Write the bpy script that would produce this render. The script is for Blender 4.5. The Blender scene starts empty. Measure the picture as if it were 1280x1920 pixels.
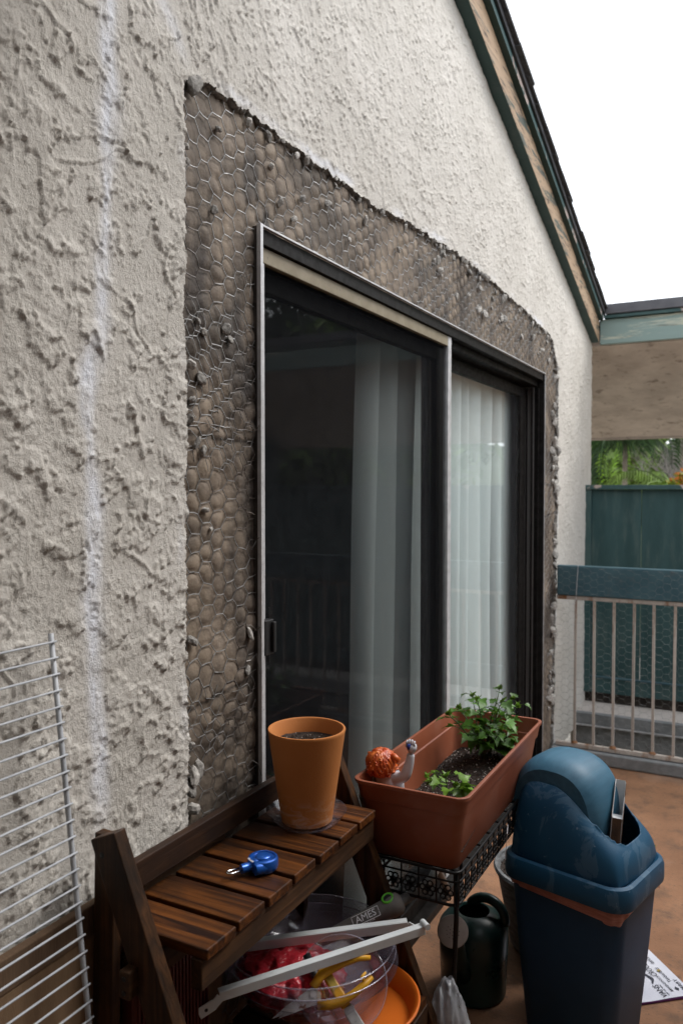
import bpy, bmesh, math, random
import numpy as np
from mathutils import Vector, Matrix

# ------------------------------------------------------------------ camera, sky, sun, exposure
SC = bpy.context.scene
COL = SC.collection
cam_d = bpy.data.cameras.new('camera')
cam = bpy.data.objects.new('camera', cam_d)
COL.objects.link(cam)
SC.camera = cam
YAW, PITCH = math.radians(27.8), math.atan(45 / 1498.0)
cam.location = (1.0, 0.0, 1.465)
cam.rotation_euler = (math.radians(90) - PITCH, 0, YAW)
cam_d.sensor_fit = 'VERTICAL'
cam_d.sensor_height = 36.0
cam_d.lens = 1498.0 / 1920.0 * 36.0
cam_d.clip_start = 0.05
cam_d.clip_end = 400
cam_d.dof.use_dof = True
cam_d.dof.focus_distance = 1.75
cam_d.dof.aperture_fstop = 5.0

SUN_EL, SUN_AZ = math.radians(52), math.radians(48)     # azimuth measured from +Y towards +X
world = bpy.data.worlds.new('World')
SC.world = world
world.use_nodes = True
wn, wl = world.node_tree.nodes, world.node_tree.links
wn.clear()
w_out = wn.new('ShaderNodeOutputWorld')
w_bg = wn.new('ShaderNodeBackground')
w_sky = wn.new('ShaderNodeTexSky')
w_sky.sky_type = 'NISHITA'
w_sky.sun_disc = False
w_sky.sun_elevation = SUN_EL
w_sky.sun_rotation = SUN_AZ
w_sky.air_density = 1.0
w_sky.dust_density = 4.0
w_mix = wn.new('ShaderNodeMix')                          # an even cloud layer over the blue sky
w_mix.data_type = 'RGBA'
w_mix.inputs['Factor'].default_value = 0.85
w_mix.inputs['B'].default_value = (8.7, 9.0, 9.4, 1)
wl.new(w_sky.outputs[0], w_mix.inputs['A'])
wl.new(w_mix.outputs['Result'], w_bg.inputs[0])
w_bg.inputs[1].default_value = 0.11
wl.new(w_bg.outputs[0], w_out.inputs[0])

sun_d = bpy.data.lights.new('sun', 'SUN')
sun_d.energy = 1.1
sun_d.angle = math.radians(25)
sun_d.color = (1.0, 0.97, 0.93)
sun = bpy.data.objects.new('sun', sun_d)
COL.objects.link(sun)
sun_dir = Vector((math.sin(SUN_AZ) * math.cos(SUN_EL), math.cos(SUN_AZ) * math.cos(SUN_EL), math.sin(SUN_EL)))
sun.rotation_euler = sun_dir.to_track_quat('Z', 'Y').to_euler()
sun.location = (3, 3, 8)

SC.view_settings.view_transform = 'Standard'
SC.view_settings.look = 'None'
SC.view_settings.gamma = 1.0
SC.view_settings.use_curve_mapping = False
SC.view_settings.exposure = 1.15
SC.render.engine = 'CYCLES'
SC.cycles.use_denoising = True
SC.cycles.max_bounces = 8
SC.cycles.transparent_max_bounces = 24
SC.cycles.caustics_reflective = False
SC.cycles.caustics_refractive = False
SC.cycles.sample_clamp_indirect = 6

PI = math.pi
random.seed(7)
RNG = np.random.default_rng(11)



# ------------------------------------------------------------------ helpers: noise
_PERM = np.random.default_rng(5).permutation(512).astype(np.int32)
_ANG = (np.random.default_rng(6).random(512) * 2 * PI).astype(np.float32)
_GX, _GY = np.cos(_ANG), np.sin(_ANG)


def gnoise(x, y, seed=0):
    x = np.asarray(x, np.float32) + np.float32((seed * 7.31) % 97); y = np.asarray(y, np.float32) + np.float32((seed * 3.77) % 89)
    x0 = np.floor(x); y0 = np.floor(y)
    fx = x - x0; fy = y - y0
    ix = x0.astype(np.int32); iy = y0.astype(np.int32)
    u = fx * fx * fx * (fx * (fx * 6 - 15) + 10)
    v = fy * fy * fy * (fy * (fy * 6 - 15) + 10)
    pa, pb = _PERM[ix & 511], _PERM[(ix + 1) & 511]

    def dot(p, dy, ddx):
        h = (p + iy + dy) & 511
        h = _PERM[h]
        return _GX[h] * (fx - ddx) + _GY[h] * (fy - dy)
    a0, a1, b0, b1 = dot(pa, 0, 0), dot(pa, 1, 0), dot(pb, 0, 1), dot(pb, 1, 1)
    a0 += v * (a1 - a0); b0 += v * (b1 - b0)
    return (a0 + u * (b0 - a0)) * np.float32(1.4)


def fbm(x, y, octs=4, seed=0, gain=0.5):
    s, a, t = 0, 1.0, 0
    for o in range(octs):
        s = s + a * gnoise(x * 2 ** o, y * 2 ** o, seed + 17 * o)
        t += a
        a *= gain
    return s / t


def sstep(a, b, x):
    t = np.clip((x - a) / (b - a), 0, 1)
    return t * t * (3 - 2 * t)


# ------------------------------------------------------------------ helpers: objects
def wloc(o):
    p = Vector((0, 0, 0))
    while o is not None:
        p += o.location
        o = o.parent
    return p


def tag(o, label=None, cat=None, group=None, kind=None):
    if label: o['label'] = label
    if cat: o['category'] = cat
    if group: o['group'] = group
    if kind: o['kind'] = kind
    return o


def empty(name, loc, rz=0.0, label=None, cat=None, group=None):
    o = bpy.data.objects.new(name, None)
    COL.objects.link(o)
    o.location = loc
    o.rotation_euler = (0, 0, rz)
    o.empty_display_size = 0.1
    return tag(o, label, cat, group)


def link(name, me, parent=None, loc=(0, 0, 0)):
    o = bpy.data.objects.new(name, me)
    COL.objects.link(o)
    o.parent = parent
    o.location = loc
    return o


def raw_mesh(name, v, f, mats, smooth=False, mi=None):
    """v: (n,3) array; f: (m,k) int array (all of one size) or list of lists"""
    me = bpy.data.meshes.new(name)
    if isinstance(f, np.ndarray):
        v = np.ascontiguousarray(v, np.float32); f = np.ascontiguousarray(f, np.int32)
        k = f.shape[1]
        me.vertices.add(len(v)); me.vertices.foreach_set('co', v.ravel())
        me.loops.add(f.size); me.loops.foreach_set('vertex_index', f.ravel())
        me.polygons.add(len(f))
        me.polygons.foreach_set('loop_start', np.arange(0, f.size, k, dtype=np.int32))
        me.update(calc_edges=True)
    else:
        me.from_pydata([tuple(p) for p in v], [], f)
    for m in (mats if isinstance(mats, (list, tuple)) else [mats]):
        me.materials.append(m)
    if mi is not None:
        me.polygons.foreach_set('material_index', np.asarray(mi, np.int32))
    if smooth:
        me.polygons.foreach_set('use_smooth', np.ones(len(me.polygons), bool))
    me.update()
    return me


class MB:
    def __init__(self):
        self.v, self.f, self.m = [], [], []

    def add(self, vs, fs, mi=0, M=None):
        b = len(self.v)
        for p in vs:
            p = Vector(p)
            self.v.append(M @ p if M is not None else p)
        for k, f in enumerate(fs):
            self.f.append([i + b for i in f])
            self.m.append(mi)
        return self

    def box(self, lo, hi, mi=0, M=None):
        (a, b, c), (d, e, g) = lo, hi
        vs = [(a, b, c), (d, b, c), (d, e, c), (a, e, c), (a, b, g), (d, b, g), (d, e, g), (a, e, g)]
        fs = [(0, 3, 2, 1), (4, 5, 6, 7), (0, 1, 5, 4), (1, 2, 6, 5), (2, 3, 7, 6), (3, 0, 4, 7)]
        return self.add(vs, fs, mi, M)

    def bar(self, p, q, w, h, up=(0, 0, 1), mi=0):
        """a box from p to q, w wide, h along 'up'"""
        p, q = Vector(p), Vector(q)
        d = (q - p); L = d.length; d.normalize()
        u = Vector(up); s = d.cross(u).normalized(); u = s.cross(d).normalized()
        M = Matrix((( s.x, d.x, u.x, p.x), (s.y, d.y, u.y, p.y), (s.z, d.z, u.z, p.z), (0, 0, 0, 1)))
        return self.box((-w / 2, 0, -h / 2), (w / 2, L, h / 2), mi, M)

    def tube(self, pts, r, n=8, closed=False, caps=True, mi=0, M=None):
        pts = [Vector(p) for p in pts]
        N = len(pts)
        rs = r if isinstance(r, (list, tuple)) else [r] * N
        t0 = None
        vs = []
        prev = None
        for i in range(N):
            a = pts[i - 1] if (i > 0 or closed) else pts[i]
            b = pts[(i + 1) % N] if (i < N - 1 or closed) else pts[i]
            t = (b - a)
            if t.length < 1e-9: t = Vector((0, 0, 1))
            t.normalize()
            if prev is None:
                ref = Vector((0, 0, 1)) if abs(t.z) < 0.9 else Vector((1, 0, 0))
                s = t.cross(ref).normalized()
            else:
                s = (prev - t * prev.dot(t))
                if s.length < 1e-6: s = t.orthogonal()
                s.normalize()
            prev = s
            u = t.cross(s)
            for k in range(n):
                an = 2 * PI * k / n
                vs.append(pts[i] + (s * math.cos(an) + u * math.sin(an)) * rs[i])
        fs = []
        for i in range(N if closed else N - 1):
            j = (i + 1) % N
            for k in range(n):
                l = (k + 1) % n
                fs.append((i * n + k, i * n + l, j * n + l, j * n + k))
        if caps and not closed:
            fs.append(tuple(range(n))[::-1])
            fs.append(tuple((N - 1) * n + k for k in range(n)))
        return self.add(vs, fs, mi, M)

    def lathe(self, prof, n=32, c=(0, 0, 0), M=None, mi=0):
        """closed or open profile of (r, z)"""
        vs, fs = [], []
        for (r, z) in prof:
            for k in range(n):
                a = 2 * PI * k / n
                vs.append((c[0] + r * math.cos(a), c[1] + r * math.sin(a), c[2] + z))
        for i in range(len(prof) - 1):
            for k in range(n):
                l = (k + 1) % n
                fs.append((i * n + k, i * n + l, (i + 1) * n + l, (i + 1) * n + k))
        return self.add(vs, fs, mi, M)

    def disc(self, r, n, c, mi=0, M=None):
        vs = [(c[0] + r * math.cos(2 * PI * k / n), c[1] + r * math.sin(2 * PI * k / n), c[2]) for k in range(n)]
        return self.add(vs, [tuple(range(n))], mi, M)

    def loft(self, loops, mi=0, M=None, cap0=False, cap1=False, closed=True):
        n = len(loops[0]); vs = [p for l in loops for p in l]; fs = []
        for i in range(len(loops) - 1):
            for k in range(n if closed else n - 1):
                l = (k + 1) % n
                fs.append((i * n + k, i * n + l, (i + 1) * n + l, (i + 1) * n + k))
        if cap0: fs.append(tuple(range(n))[::-1])
        if cap1: fs.append(tuple((len(loops) - 1) * n + k for k in range(n)))
        return self.add(vs, fs, mi, M)

    def prism(self, poly, z0, z1, mi=0, M=None):
        n = len(poly)
        return self.loft([[(x, y, z0) for x, y in poly], [(x, y, z1) for x, y in poly]], mi, M, True, True)

    def grid(self, fn, nu, nv, mi=0, M=None):
        vs = [fn(i / nu, j / nv) for i in range(nu + 1) for j in range(nv + 1)]
        fs = [(i * (nv + 1) + j, (i + 1) * (nv + 1) + j, (i + 1) * (nv + 1) + j + 1, i * (nv + 1) + j + 1)
              for i in range(nu) for j in range(nv)]
        return self.add(vs, fs, mi, M)

    def mesh(self, name, mats, smooth=False, off=None):
        vs = self.v if off is None else [p - off for p in self.v]
        return raw_mesh(name, vs, self.f, mats, smooth, self.m)

    def build(self, name, mats, parent=None, smooth=False, bevel=0.0, world=True, seg=2, sub=0, autosmooth=False):
        off = wloc(parent) if (parent is not None and world) else None
        me = self.mesh(name, mats, smooth, off)
        o = link(name, me, parent)
        if bevel:
            m = o.modifiers.new('bevel', 'BEVEL')
            m.width = bevel; m.segments = seg; m.limit_method = 'ANGLE'; m.angle_limit = math.radians(35)
            m.harden_normals = False
        if sub:
            m = o.modifiers.new('sub', 'SUBSURF'); m.levels = sub; m.render_levels = sub
        if autosmooth:
            me.polygons.foreach_set('use_smooth', np.ones(len(me.polygons), bool))
            me.set_sharp_from_angle(angle=math.radians(40))
        return o


def rrect(hx, hy, r, n=6, z=0.0, c=(0, 0)):
    pts = []
    for (sx, sy, a0) in ((1, 1, 0), (-1, 1, 90), (-1, -1, 180), (1, -1, 270)):
        for k in range(n + 1):
            a = math.radians(a0 + 90 * k / n)
            pts.append((c[0] + sx * (hx - r) + r * math.cos(a), c[1] + sy * (hy - r) + r * math.sin(a), z))
    return pts


# ------------------------------------------------------------------ helpers: materials
def _nodes(name):
    m = bpy.data.materials.new(name)
    m.use_nodes = True
    nt = m.node_tree
    b = nt.nodes['Principled BSDF']
    return m, nt.nodes, nt.links, b


def _coord(n, l, stretch=(1, 1, 1), kind='Object'):
    tc = n.new('ShaderNodeTexCoord')
    mp = n.new('ShaderNodeMapping')
    mp.inputs['Scale'].default_value = stretch
    l.new(tc.outputs[kind], mp.inputs['Vector'])
    return mp.outputs[0]


def _noise(n, l, vec, scale, detail=6, rough=0.55, dist=0.0):
    t = n.new('ShaderNodeTexNoise')
    t.inputs['Scale'].default_value = scale
    t.inputs['Detail'].default_value = detail
    t.inputs['Roughness'].default_value = rough
    t.inputs['Distortion'].default_value = dist
    l.new(vec, t.inputs['Vector'])
    return t.outputs['Fac']


def _ramp(n, l, fac, stops):
    r = n.new('ShaderNodeValToRGB')
    el = r.color_ramp.elements
    while len(el) > 1: el.remove(el[-1])
    el[0].position = stops[0][0]; el[0].color = (*stops[0][1], 1)
    for p, c in stops[1:]:
        e = el.new(p); e.color = (*c, 1)
    l.new(fac, r.inputs[0])
    return r.outputs[0]


def _mixc(n, l, fac, a, b):
    m = n.new('ShaderNodeMix'); m.data_type = 'RGBA'
    for sock, val in (('Factor', fac), ('A', a), ('B', b)):
        if isinstance(val, (int, float)): m.inputs[sock].default_value = val
        elif isinstance(val, tuple): m.inputs[sock].default_value = (*val, 1)
        else: l.new(val, m.inputs[sock])
    return m.outputs['Result']


def _bump(n, l, b, h, dist, strength=1.0, prev=None):
    bp = n.new('ShaderNodeBump')
    bp.inputs['Distance'].default_value = dist
    bp.inputs['Strength'].default_value = strength
    l.new(h, bp.inputs['Height'])
    if prev is not None: l.new(prev, bp.inputs['Normal'])
    l.new(bp.outputs[0], b.inputs['Normal'])
    return bp.outputs[0]


def mat(name, c1, c2=None, scale=10, detail=6, lo=.35, hi=.65, rough=.6, rvar=0.0, metal=0.0, bump=0.0, bscale=80,
        stretch=(1, 1, 1), spec=.5, third=None, tscale=3, tlo=.55, thi=.65, trans=0.0, vary=0.0, kind='Object', coat=0.0):
    m, n, l, b = _nodes(name)
    v = _coord(n, l, stretch, kind)
    c2 = c2 or tuple(min(1, x * 1.25) for x in c1)
    f = _noise(n, l, v, scale, detail)
    col = _ramp(n, l, f, [(lo, c1), (hi, c2)])
    if third:
        g = _noise(n, l, v, tscale, 7, .65)
        col = _mixc(n, l, _ramp(n, l, g, [(tlo, (0, 0, 0)), (thi, (1, 1, 1))]), col, third)
    if vary:
        oi = n.new('ShaderNodeObjectInfo')
        hs = n.new('ShaderNodeHueSaturation')
        mr = n.new('ShaderNodeMapRange')
        mr.inputs['To Min'].default_value = 1 - vary; mr.inputs['To Max'].default_value = 1 + vary
        l.new(oi.outputs['Random'], mr.inputs['Value'])
        l.new(mr.outputs[0], hs.inputs['Value']); l.new(col, hs.inputs['Color'])
        col = hs.outputs[0]
    l.new(col, b.inputs['Base Color'])
    b.inputs['Roughness'].default_value = rough
    if rvar:
        r = n.new('ShaderNodeMapRange')
        r.inputs['From Min'].default_value = .3; r.inputs['From Max'].default_value = .7
        r.inputs['To Min'].default_value = max(0, rough - rvar); r.inputs['To Max'].default_value = min(1, rough + rvar)
        l.new(_noise(n, l, v, scale * 1.7, 5), r.inputs['Value'])
        l.new(r.outputs[0], b.inputs['Roughness'])
    b.inputs['Metallic'].default_value = metal
    b.inputs['Specular IOR Level'].default_value = spec
    b.inputs['Coat Weight'].default_value = coat
    if trans: b.inputs['Transmission Weight'].default_value = trans
    if bump: _bump(n, l, b, _noise(n, l, v, bscale, 5), bump)
    return m


def wood(name, dark, light, along='X', scale=1.0, rough=.55, bump=.0012, grey=None, vary=.2):
    m, n, l, b = _nodes(name)
    b.inputs['Specular IOR Level'].default_value = .22
    st = {'X': (1.2, 34, 34), 'Y': (34, 1.2, 34), 'Z': (34, 34, 1.2)}[along]
    v0 = _coord(n, l, tuple(s * scale for s in st))
    oi = n.new('ShaderNodeObjectInfo')
    add = n.new('ShaderNodeVectorMath'); add.operation = 'ADD'
    sc = n.new('ShaderNodeVectorMath'); sc.operation = 'SCALE'; sc.inputs['Scale'].default_value = 37.0
    cb = n.new('ShaderNodeCombineXYZ')
    for k in range(3): l.new(oi.outputs['Random'], cb.inputs[k])
    l.new(cb.outputs[0], sc.inputs[0]); l.new(v0, add.inputs[0]); l.new(sc.outputs[0], add.inputs[1])
    v = add.outputs[0]
    f = _noise(n, l, v, 2.0, 8, .6, .8)
    col = _ramp(n, l, f, [(.34, dark), (.5, tuple((a + c) / 2 for a, c in zip(dark, light))), (.64, light)])
    g = _noise(n, l, _coord(n, l, (6, 6, 6)), 1.6, 6)
    col = _mixc(n, l, _ramp(n, l, g, [(.45, (0, 0, 0)), (.72, (1, 1, 1))]), col, grey or dark)
    hs = n.new('ShaderNodeHueSaturation')
    mr = n.new('ShaderNodeMapRange'); mr.inputs['To Min'].default_value = 1 - vary; mr.inputs['To Max'].default_value = 1 + vary
    l.new(oi.outputs['Random'], mr.inputs['Value']); l.new(mr.outputs[0], hs.inputs['Value']); l.new(col, hs.inputs['Color'])
    l.new(hs.outputs[0], b.inputs['Base Color'])
    b.inputs['Roughness'].default_value = rough
    _bump(n, l, b, f, bump)
    return m


def clear_mat(name, tint=(1, 1, 1), base=.06, rough=.08, haze=.1, hcol=(.8, .8, .85), ior=1.45):
    """thin clear sheet: transparent, a fresnel reflection and a little haze"""
    m = bpy.data.materials.new(name); m.use_nodes = True
    n, l = m.node_tree.nodes, m.node_tree.links
    n.clear()
    out = n.new('ShaderNodeOutputMaterial')
    tr = n.new('ShaderNodeBsdfTransparent'); tr.inputs[0].default_value = (*tint, 1)
    gl = n.new('ShaderNodeBsdfGlossy'); gl.inputs['Roughness'].default_value = rough
    df = n.new('ShaderNodeBsdfDiffuse'); df.inputs[0].default_value = (*hcol, 1)
    lw = n.new('ShaderNodeLayerWeight'); lw.inputs[0].default_value = .5        # Schlick, the same from both sides of the sheet
    fr = n.new('ShaderNodeMath'); fr.operation = 'POWER'; fr.inputs[1].default_value = 5.0
    l.new(lw.outputs['Facing'], fr.inputs[0])
    f0 = ((ior - 1) / (ior + 1)) ** 2
    m1 = n.new('ShaderNodeMixShader'); m2 = n.new('ShaderNodeMixShader')
    l.new(tr.outputs[0], m1.inputs[1]); l.new(df.outputs[0], m1.inputs[2])
    tc = n.new('ShaderNodeTexCoord')
    t = n.new('ShaderNodeTexNoise'); t.inputs['Scale'].default_value = 22; t.inputs['Detail'].default_value = 6
    l.new(tc.outputs['Object'], t.inputs['Vector'])
    mr = n.new('ShaderNodeMapRange')
    mr.inputs['From Min'].default_value = .3; mr.inputs['From Max'].default_value = .75
    mr.inputs['To Min'].default_value = haze * .5; mr.inputs['To Max'].default_value = haze * 1.7
    l.new(t.outputs['Fac'], mr.inputs['Value']); l.new(mr.outputs[0], m1.inputs[0])
    ad = n.new('ShaderNodeMath'); ad.operation = 'MULTIPLY_ADD'
    ad.inputs[1].default_value = 1.0 - f0 - base; ad.inputs[2].default_value = f0 + base
    l.new(fr.outputs[0], ad.inputs[0]); l.new(ad.outputs[0], m2.inputs[0])
    l.new(m1.outputs[0], m2.inputs[1]); l.new(gl.outputs[0], m2.inputs[2])
    l.new(m2.outputs[0], out.inputs[0])
    return m


M = {}


def stucco_mat(name, base, hi, dirt, attrs=True, sand=.0009):
    m, n, l, b = _nodes(name)
    v = _coord(n, l)
    col = _ramp(n, l, _noise(n, l, v, 3.5, 8, .6), [(.3, base), (.7, hi)])
    sp = _noise(n, l, v, 170, 4)
    col = _mixc(n, l, _ramp(n, l, sp, [(.60, (0, 0, 0)), (.74, (.6, .6, .6))]), col, dirt)
    if attrs:
        a = n.new('ShaderNodeAttribute'); a.attribute_name = 'dirt'
        col = _mixc(n, l, a.outputs['Fac'], col, dirt)
        a2 = n.new('ShaderNodeAttribute'); a2.attribute_name = 'caulk'
        col = _mixc(n, l, a2.outputs['Fac'], col, (.78, .80, .86))
    l.new(col, b.inputs['Base Color'])
    b.inputs['Roughness'].default_value = .92
    b.inputs['Specular IOR Level'].default_value = .2
    h1 = _bump(n, l, b, _noise(n, l, v, 330, 4, .7), sand * 2.4)
    _bump(n, l, b, _noise(n, l, v, 120, 5), sand * 1.8, 1.0, h1)
    return m


M['stucco'] = stucco_mat('stucco_paint', (.52, .492, .448), (.635, .605, .56), (.28, .235, .19))
M['stucco_plain'] = stucco_mat('stucco_plain', (.55, .50, .46), (.66, .61, .57), (.33, .28, .24), False, .002)
M['soffit'] = mat('soffit_stucco', (.44, .365, .315), (.58, .49, .425), scale=5, detail=8, rough=.92, spec=.2, third=(.24, .19, .155), tscale=11, tlo=.56, thi=.70, bump=.012, bscale=16)
M['mortar'] = mat('mortar_grey', (.13, .12, .11), (.36, .345, .32), scale=60, rough=.95, bump=.003, bscale=160)
M['chunk'] = mat('mortar_crumb', (.24, .225, .205), (.46, .44, .41), scale=2.5, rough=.95, bump=.0012, bscale=6, vary=.35)
M['wire'] = mat('galvanised_wire', (.20, .195, .19), (.42, .415, .41), scale=40, rough=.5, metal=.55, third=(.10, .08, .068), tscale=3, tlo=.5, thi=.62)
M['bronze'] = mat('bronze_aluminium', (.008, .007, .0065), (.018, .016, .015), scale=30, rough=.5, rvar=.12, metal=.0, spec=.10, third=(.07, .062, .055), tscale=40, tlo=.68, thi=.76)
M['jamb_side'] = mat('weathered_frame_side', (.035, .030, .026), (.085, .075, .065), scale=22, rough=.7, third=(.012, .011, .010), tscale=26, tlo=.58, thi=.64, bump=.001)
M['silver'] = mat('worn_aluminium', (.50, .50, .51), (.66, .66, .67), scale=35, rough=.42, metal=.25, third=(.30, .28, .25), tscale=120, tlo=.64, thi=.72)
M['tan_rail'] = mat('tan_screen_rail', (.20, .165, .105), (.26, .22, .15), scale=20, rough=.55, third=(.14, .115, .08), tscale=90, tlo=.63, thi=.70)
M['black_plastic'] = mat('black_plastic', (.012, .012, .013), (.02, .02, .021), scale=20, rough=.4, rvar=.1)
M['green'] = mat('green_paint', (.014, .040, .036), (.022, .056, .050), scale=6, rough=.6, third=(.035, .06, .055), tscale=5, bump=.0015, bscale=90)
M['teal_rail'] = mat('teal_paint', (.035, .088, .112), (.06, .125, .15), scale=7, rough=.5, third=(.08, .11, .12), tscale=20, tlo=.6, thi=.72, bump=.001)
M['fence'] = mat('green_fence_paint', (.014, .052, .054), (.030, .078, .080), scale=3.5, detail=9, stretch=(3, 3, .6), rough=.6, third=(.065, .105, .10), tscale=6, tlo=.50, thi=.75, bump=.002, bscale=60)
M['chip'] = mat('chipped_edge', (.025, .07, .07), (.04, .09, .09), scale=9, rough=.6, third=(.42, .34, .30), tscale=7, tlo=.57, thi=.60)
M['rust_white'] = mat('rusty_white_paint', (.44, .385, .34), (.54, .48, .43), scale=20, rough=.6, third=(.24, .105, .04), tscale=9, tlo=.52, thi=.62, stretch=(1, 1, .35), vary=.12)
M['curb'] = mat('grey_painted_curb', (.17, .18, .185), (.26, .265, .27), scale=14, rough=.8, third=(.08, .07, .06), tscale=22, tlo=.6, thi=.7, bump=.004, bscale=50)
M['gap_shade'] = mat('dark_gap_shade', (.02, .016, .013), (.045, .036, .03), scale=30, rough=.95)  # near-black colour for the shade below the fence
M['roof_metal'] = mat('roof_edge_metal', (.075, .075, .085), (.105, .105, .115), scale=12, rough=.5, metal=.3)
M['shingle'] = mat('roof_shingle', (.035, .037, .038), (.075, .075, .078), scale=60, rough=.95, bump=.003, bscale=200, vary=.25)


def peel_mat(name, paint, wood_a, wood_b, lo, hi, along=(1, 6, 6)):
    m, n, l, b = _nodes(name)
    v = _coord(n, l, along)
    w = _ramp(n, l, _noise(n, l, v, 5, 9, .65, .6), [(.36, wood_a), (.46, wood_b), (.7, tuple(min(1, c * 1.15) for c in wood_b))])
    f = _noise(n, l, v, 2.2, 9, .68, .4)
    fac = _ramp(n, l, f, [(lo, (0, 0, 0)), (hi, (1, 1, 1))])
    col = _mixc(n, l, fac, w, paint)
    l.new(col, b.inputs['Base Color'])
    b.inputs['Roughness'].default_value = .75
    _bump(n, l, b, f, .004)
    return m


M['peel_tan'] = peel_mat('peeled_barge_board', (.06, .075, .062), (.06, .034, .02), (.34, .235, .15), .53, .59, (14, 1.6, 14))
M['peel_green'] = peel_mat('peeled_fascia', (.22, .30, .28), (.10, .09, .07), (.42, .44, .36), .40, .46, (1.0, 9, 9))


def paper_mat():
    m, n, l, b = _nodes('building_paper')
    v = _coord(n, l)
    a = n.new('ShaderNodeAttribute'); a.attribute_name = 'rub'
    col = _ramp(n, l, _noise(n, l, v, 9, 9, .62), [(.3, (.105, .082, .064)), (.52, (.215, .17, .13)), (.72, (.34, .275, .215))])
    col = _mixc(n, l, a.outputs['Fac'], col, (.36, .285, .205))
    st = _noise(n, l, _coord(n, l, (1, 1, .3)), 5.0, 8, .7)
    col = _mixc(n, l, _ramp(n, l, st, [(.47, (0, 0, 0)), (.68, (.9, .9, .9))]), col, (.045, .036, .032))
    a2 = n.new('ShaderNodeAttribute'); a2.attribute_name = 'stain'
    col = _mixc(n, l, a2.outputs['Fac'], col, (.05, .043, .039))
    l.new(col, b.inputs['Base Color'])
    b.inputs['Roughness'].default_value = .72
    b.inputs['Specular IOR Level'].default_value = .35
    _bump(n, l, b, _noise(n, l, _coord(n, l, (1, 1, 1)), 90, 6, .6), .0016)
    return m


M['paper'] = paper_mat()


def screen_mat():
    m = bpy.data.materials.new('insect_screen'); m.use_nodes = True
    n, l = m.node_tree.nodes, m.node_tree.links
    n.clear()
    out = n.new('ShaderNodeOutputMaterial')
    tr = n.new('ShaderNodeBsdfTransparent')
    df = n.new('ShaderNodeBsdfDiffuse'); df.inputs[0].default_value = (.010, .0105, .012, 1)
    mx = n.new('ShaderNodeMixShader')
    tc = n.new('ShaderNodeTexCoord')
    def weave(st):
        mp = n.new('ShaderNodeMapping'); mp.inputs['Scale'].default_value = st
        t = n.new('ShaderNodeTexNoise'); t.inputs['Scale'].default_value = 1.0; t.inputs['Detail'].default_value = 2
        l.new(tc.outputs['Object'], mp.inputs[0]); l.new(mp.outputs[0], t.inputs['Vector'])
        return t.outputs['Fac']
    ad = n.new('ShaderNodeMath'); ad.operation = 'ADD'
    l.new(weave((1, 300, 420)), ad.inputs[0]); l.new(weave((1, 420, 260)), ad.inputs[1])
    mr = n.new('ShaderNodeMapRange')
    mr.inputs['From Min'].default_value = .7; mr.inputs['From Max'].default_value = 1.3
    mr.inputs['To Min'].default_value = .22; mr.inputs['To Max'].default_value = .36
    l.new(ad.outputs[0], mr.inputs['Value']); l.new(mr.outputs[0], mx.inputs[0])
    l.new(tr.outputs[0], mx.inputs[1]); l.new(df.outputs[0], mx.inputs[2])
    l.new(mx.outputs[0], out.inputs[0])
    return m


M['screen'] = screen_mat()
M['glass'] = clear_mat('window_glass', (.965, .985, .985), base=.01, rough=.01, haze=.012, ior=1.5)


def curtain_mat():
    m, n, l, b = _nodes('sheer_curtain')
    v = _coord(n, l, (1, 60, 1))
    l.new(_ramp(n, l, _noise(n, l, v, 6, 3), [(.3, (.85, .91, .90)), (.7, (.91, .96, .95))]), b.inputs['Base Color'])
    b.inputs['Roughness'].default_value = .9
    b.inputs['Specular IOR Level'].default_value = .1
    tl = n.new('ShaderNodeBsdfTranslucent'); tl.inputs[0].default_value = (.75, .8, .8, 1)
    mx = n.new('ShaderNodeMixShader'); mx.inputs[0].default_value = .06
    out = [k for k in n if k.type == 'OUTPUT_MATERIAL'][0]
    l.new(b.outputs[0], mx.inputs[1]); l.new(tl.outputs[0], mx.inputs[2]); l.new(mx.outputs[0], out.inputs[0])
    return m


M['curtain'] = curtain_mat()
M['room'] = mat('dim_room_paint', (.16, .15, .145), (.2, .19, .18), scale=3, rough=.9)


def floor_mat():
    m, n, l, b = _nodes('terracotta_concrete')
    v = _coord(n, l)
    col = _ramp(n, l, _noise(n, l, v, 2.2, 9, .62), [(.3, (.19, .088, .042)), (.55, (.28, .138, .070)), (.75, (.34, .188, .108))])
    d = _noise(n, l, v, 9, 9, .7)
    col = _mixc(n, l, _ramp(n, l, d, [(.49, (0, 0, 0)), (.70, (.85, .85, .85))]), col, (.10, .058, .036))
    s = _noise(n, l, v, 75, 4)
    col = _mixc(n, l, _ramp(n, l, s, [(.60, (0, 0, 0)), (.70, (.75, .75, .75))]), col, (.075, .05, .037))
    w = _noise(n, l, v, 1.3, 8, .6)
    col = _mixc(n, l, _ramp(n, l, w, [(.58, (0, 0, 0)), (.78, (.5, .5, .5))]), col, (.42, .34, .28))
    l.new(col, b.inputs['Base Color'])
    b.inputs['Roughness'].default_value = .78
    h = _bump(n, l, b, _noise(n, l, v, 160, 4), .0015)
    _bump(n, l, b, s, .002, .6, h)
    return m


M['floor'] = floor_mat()
# ------------------------------------------------------------------ the ground and the balcony floor
mb = MB(); mb.box((-6, -6, -.30), (5.0, 4.40, 0.0))
tag(mb.build('balcony_floor', M['floor']), kind='structure')
mb = MB(); mb.box((-60, -60, -3.2), (90, 120, -3.0))
M['earth'] = mat('dry_earth', (.10, .085, .05), (.16, .14, .08), scale=.6, rough=1)
tag(mb.build('ground', M['earth']), kind='structure')

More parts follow.
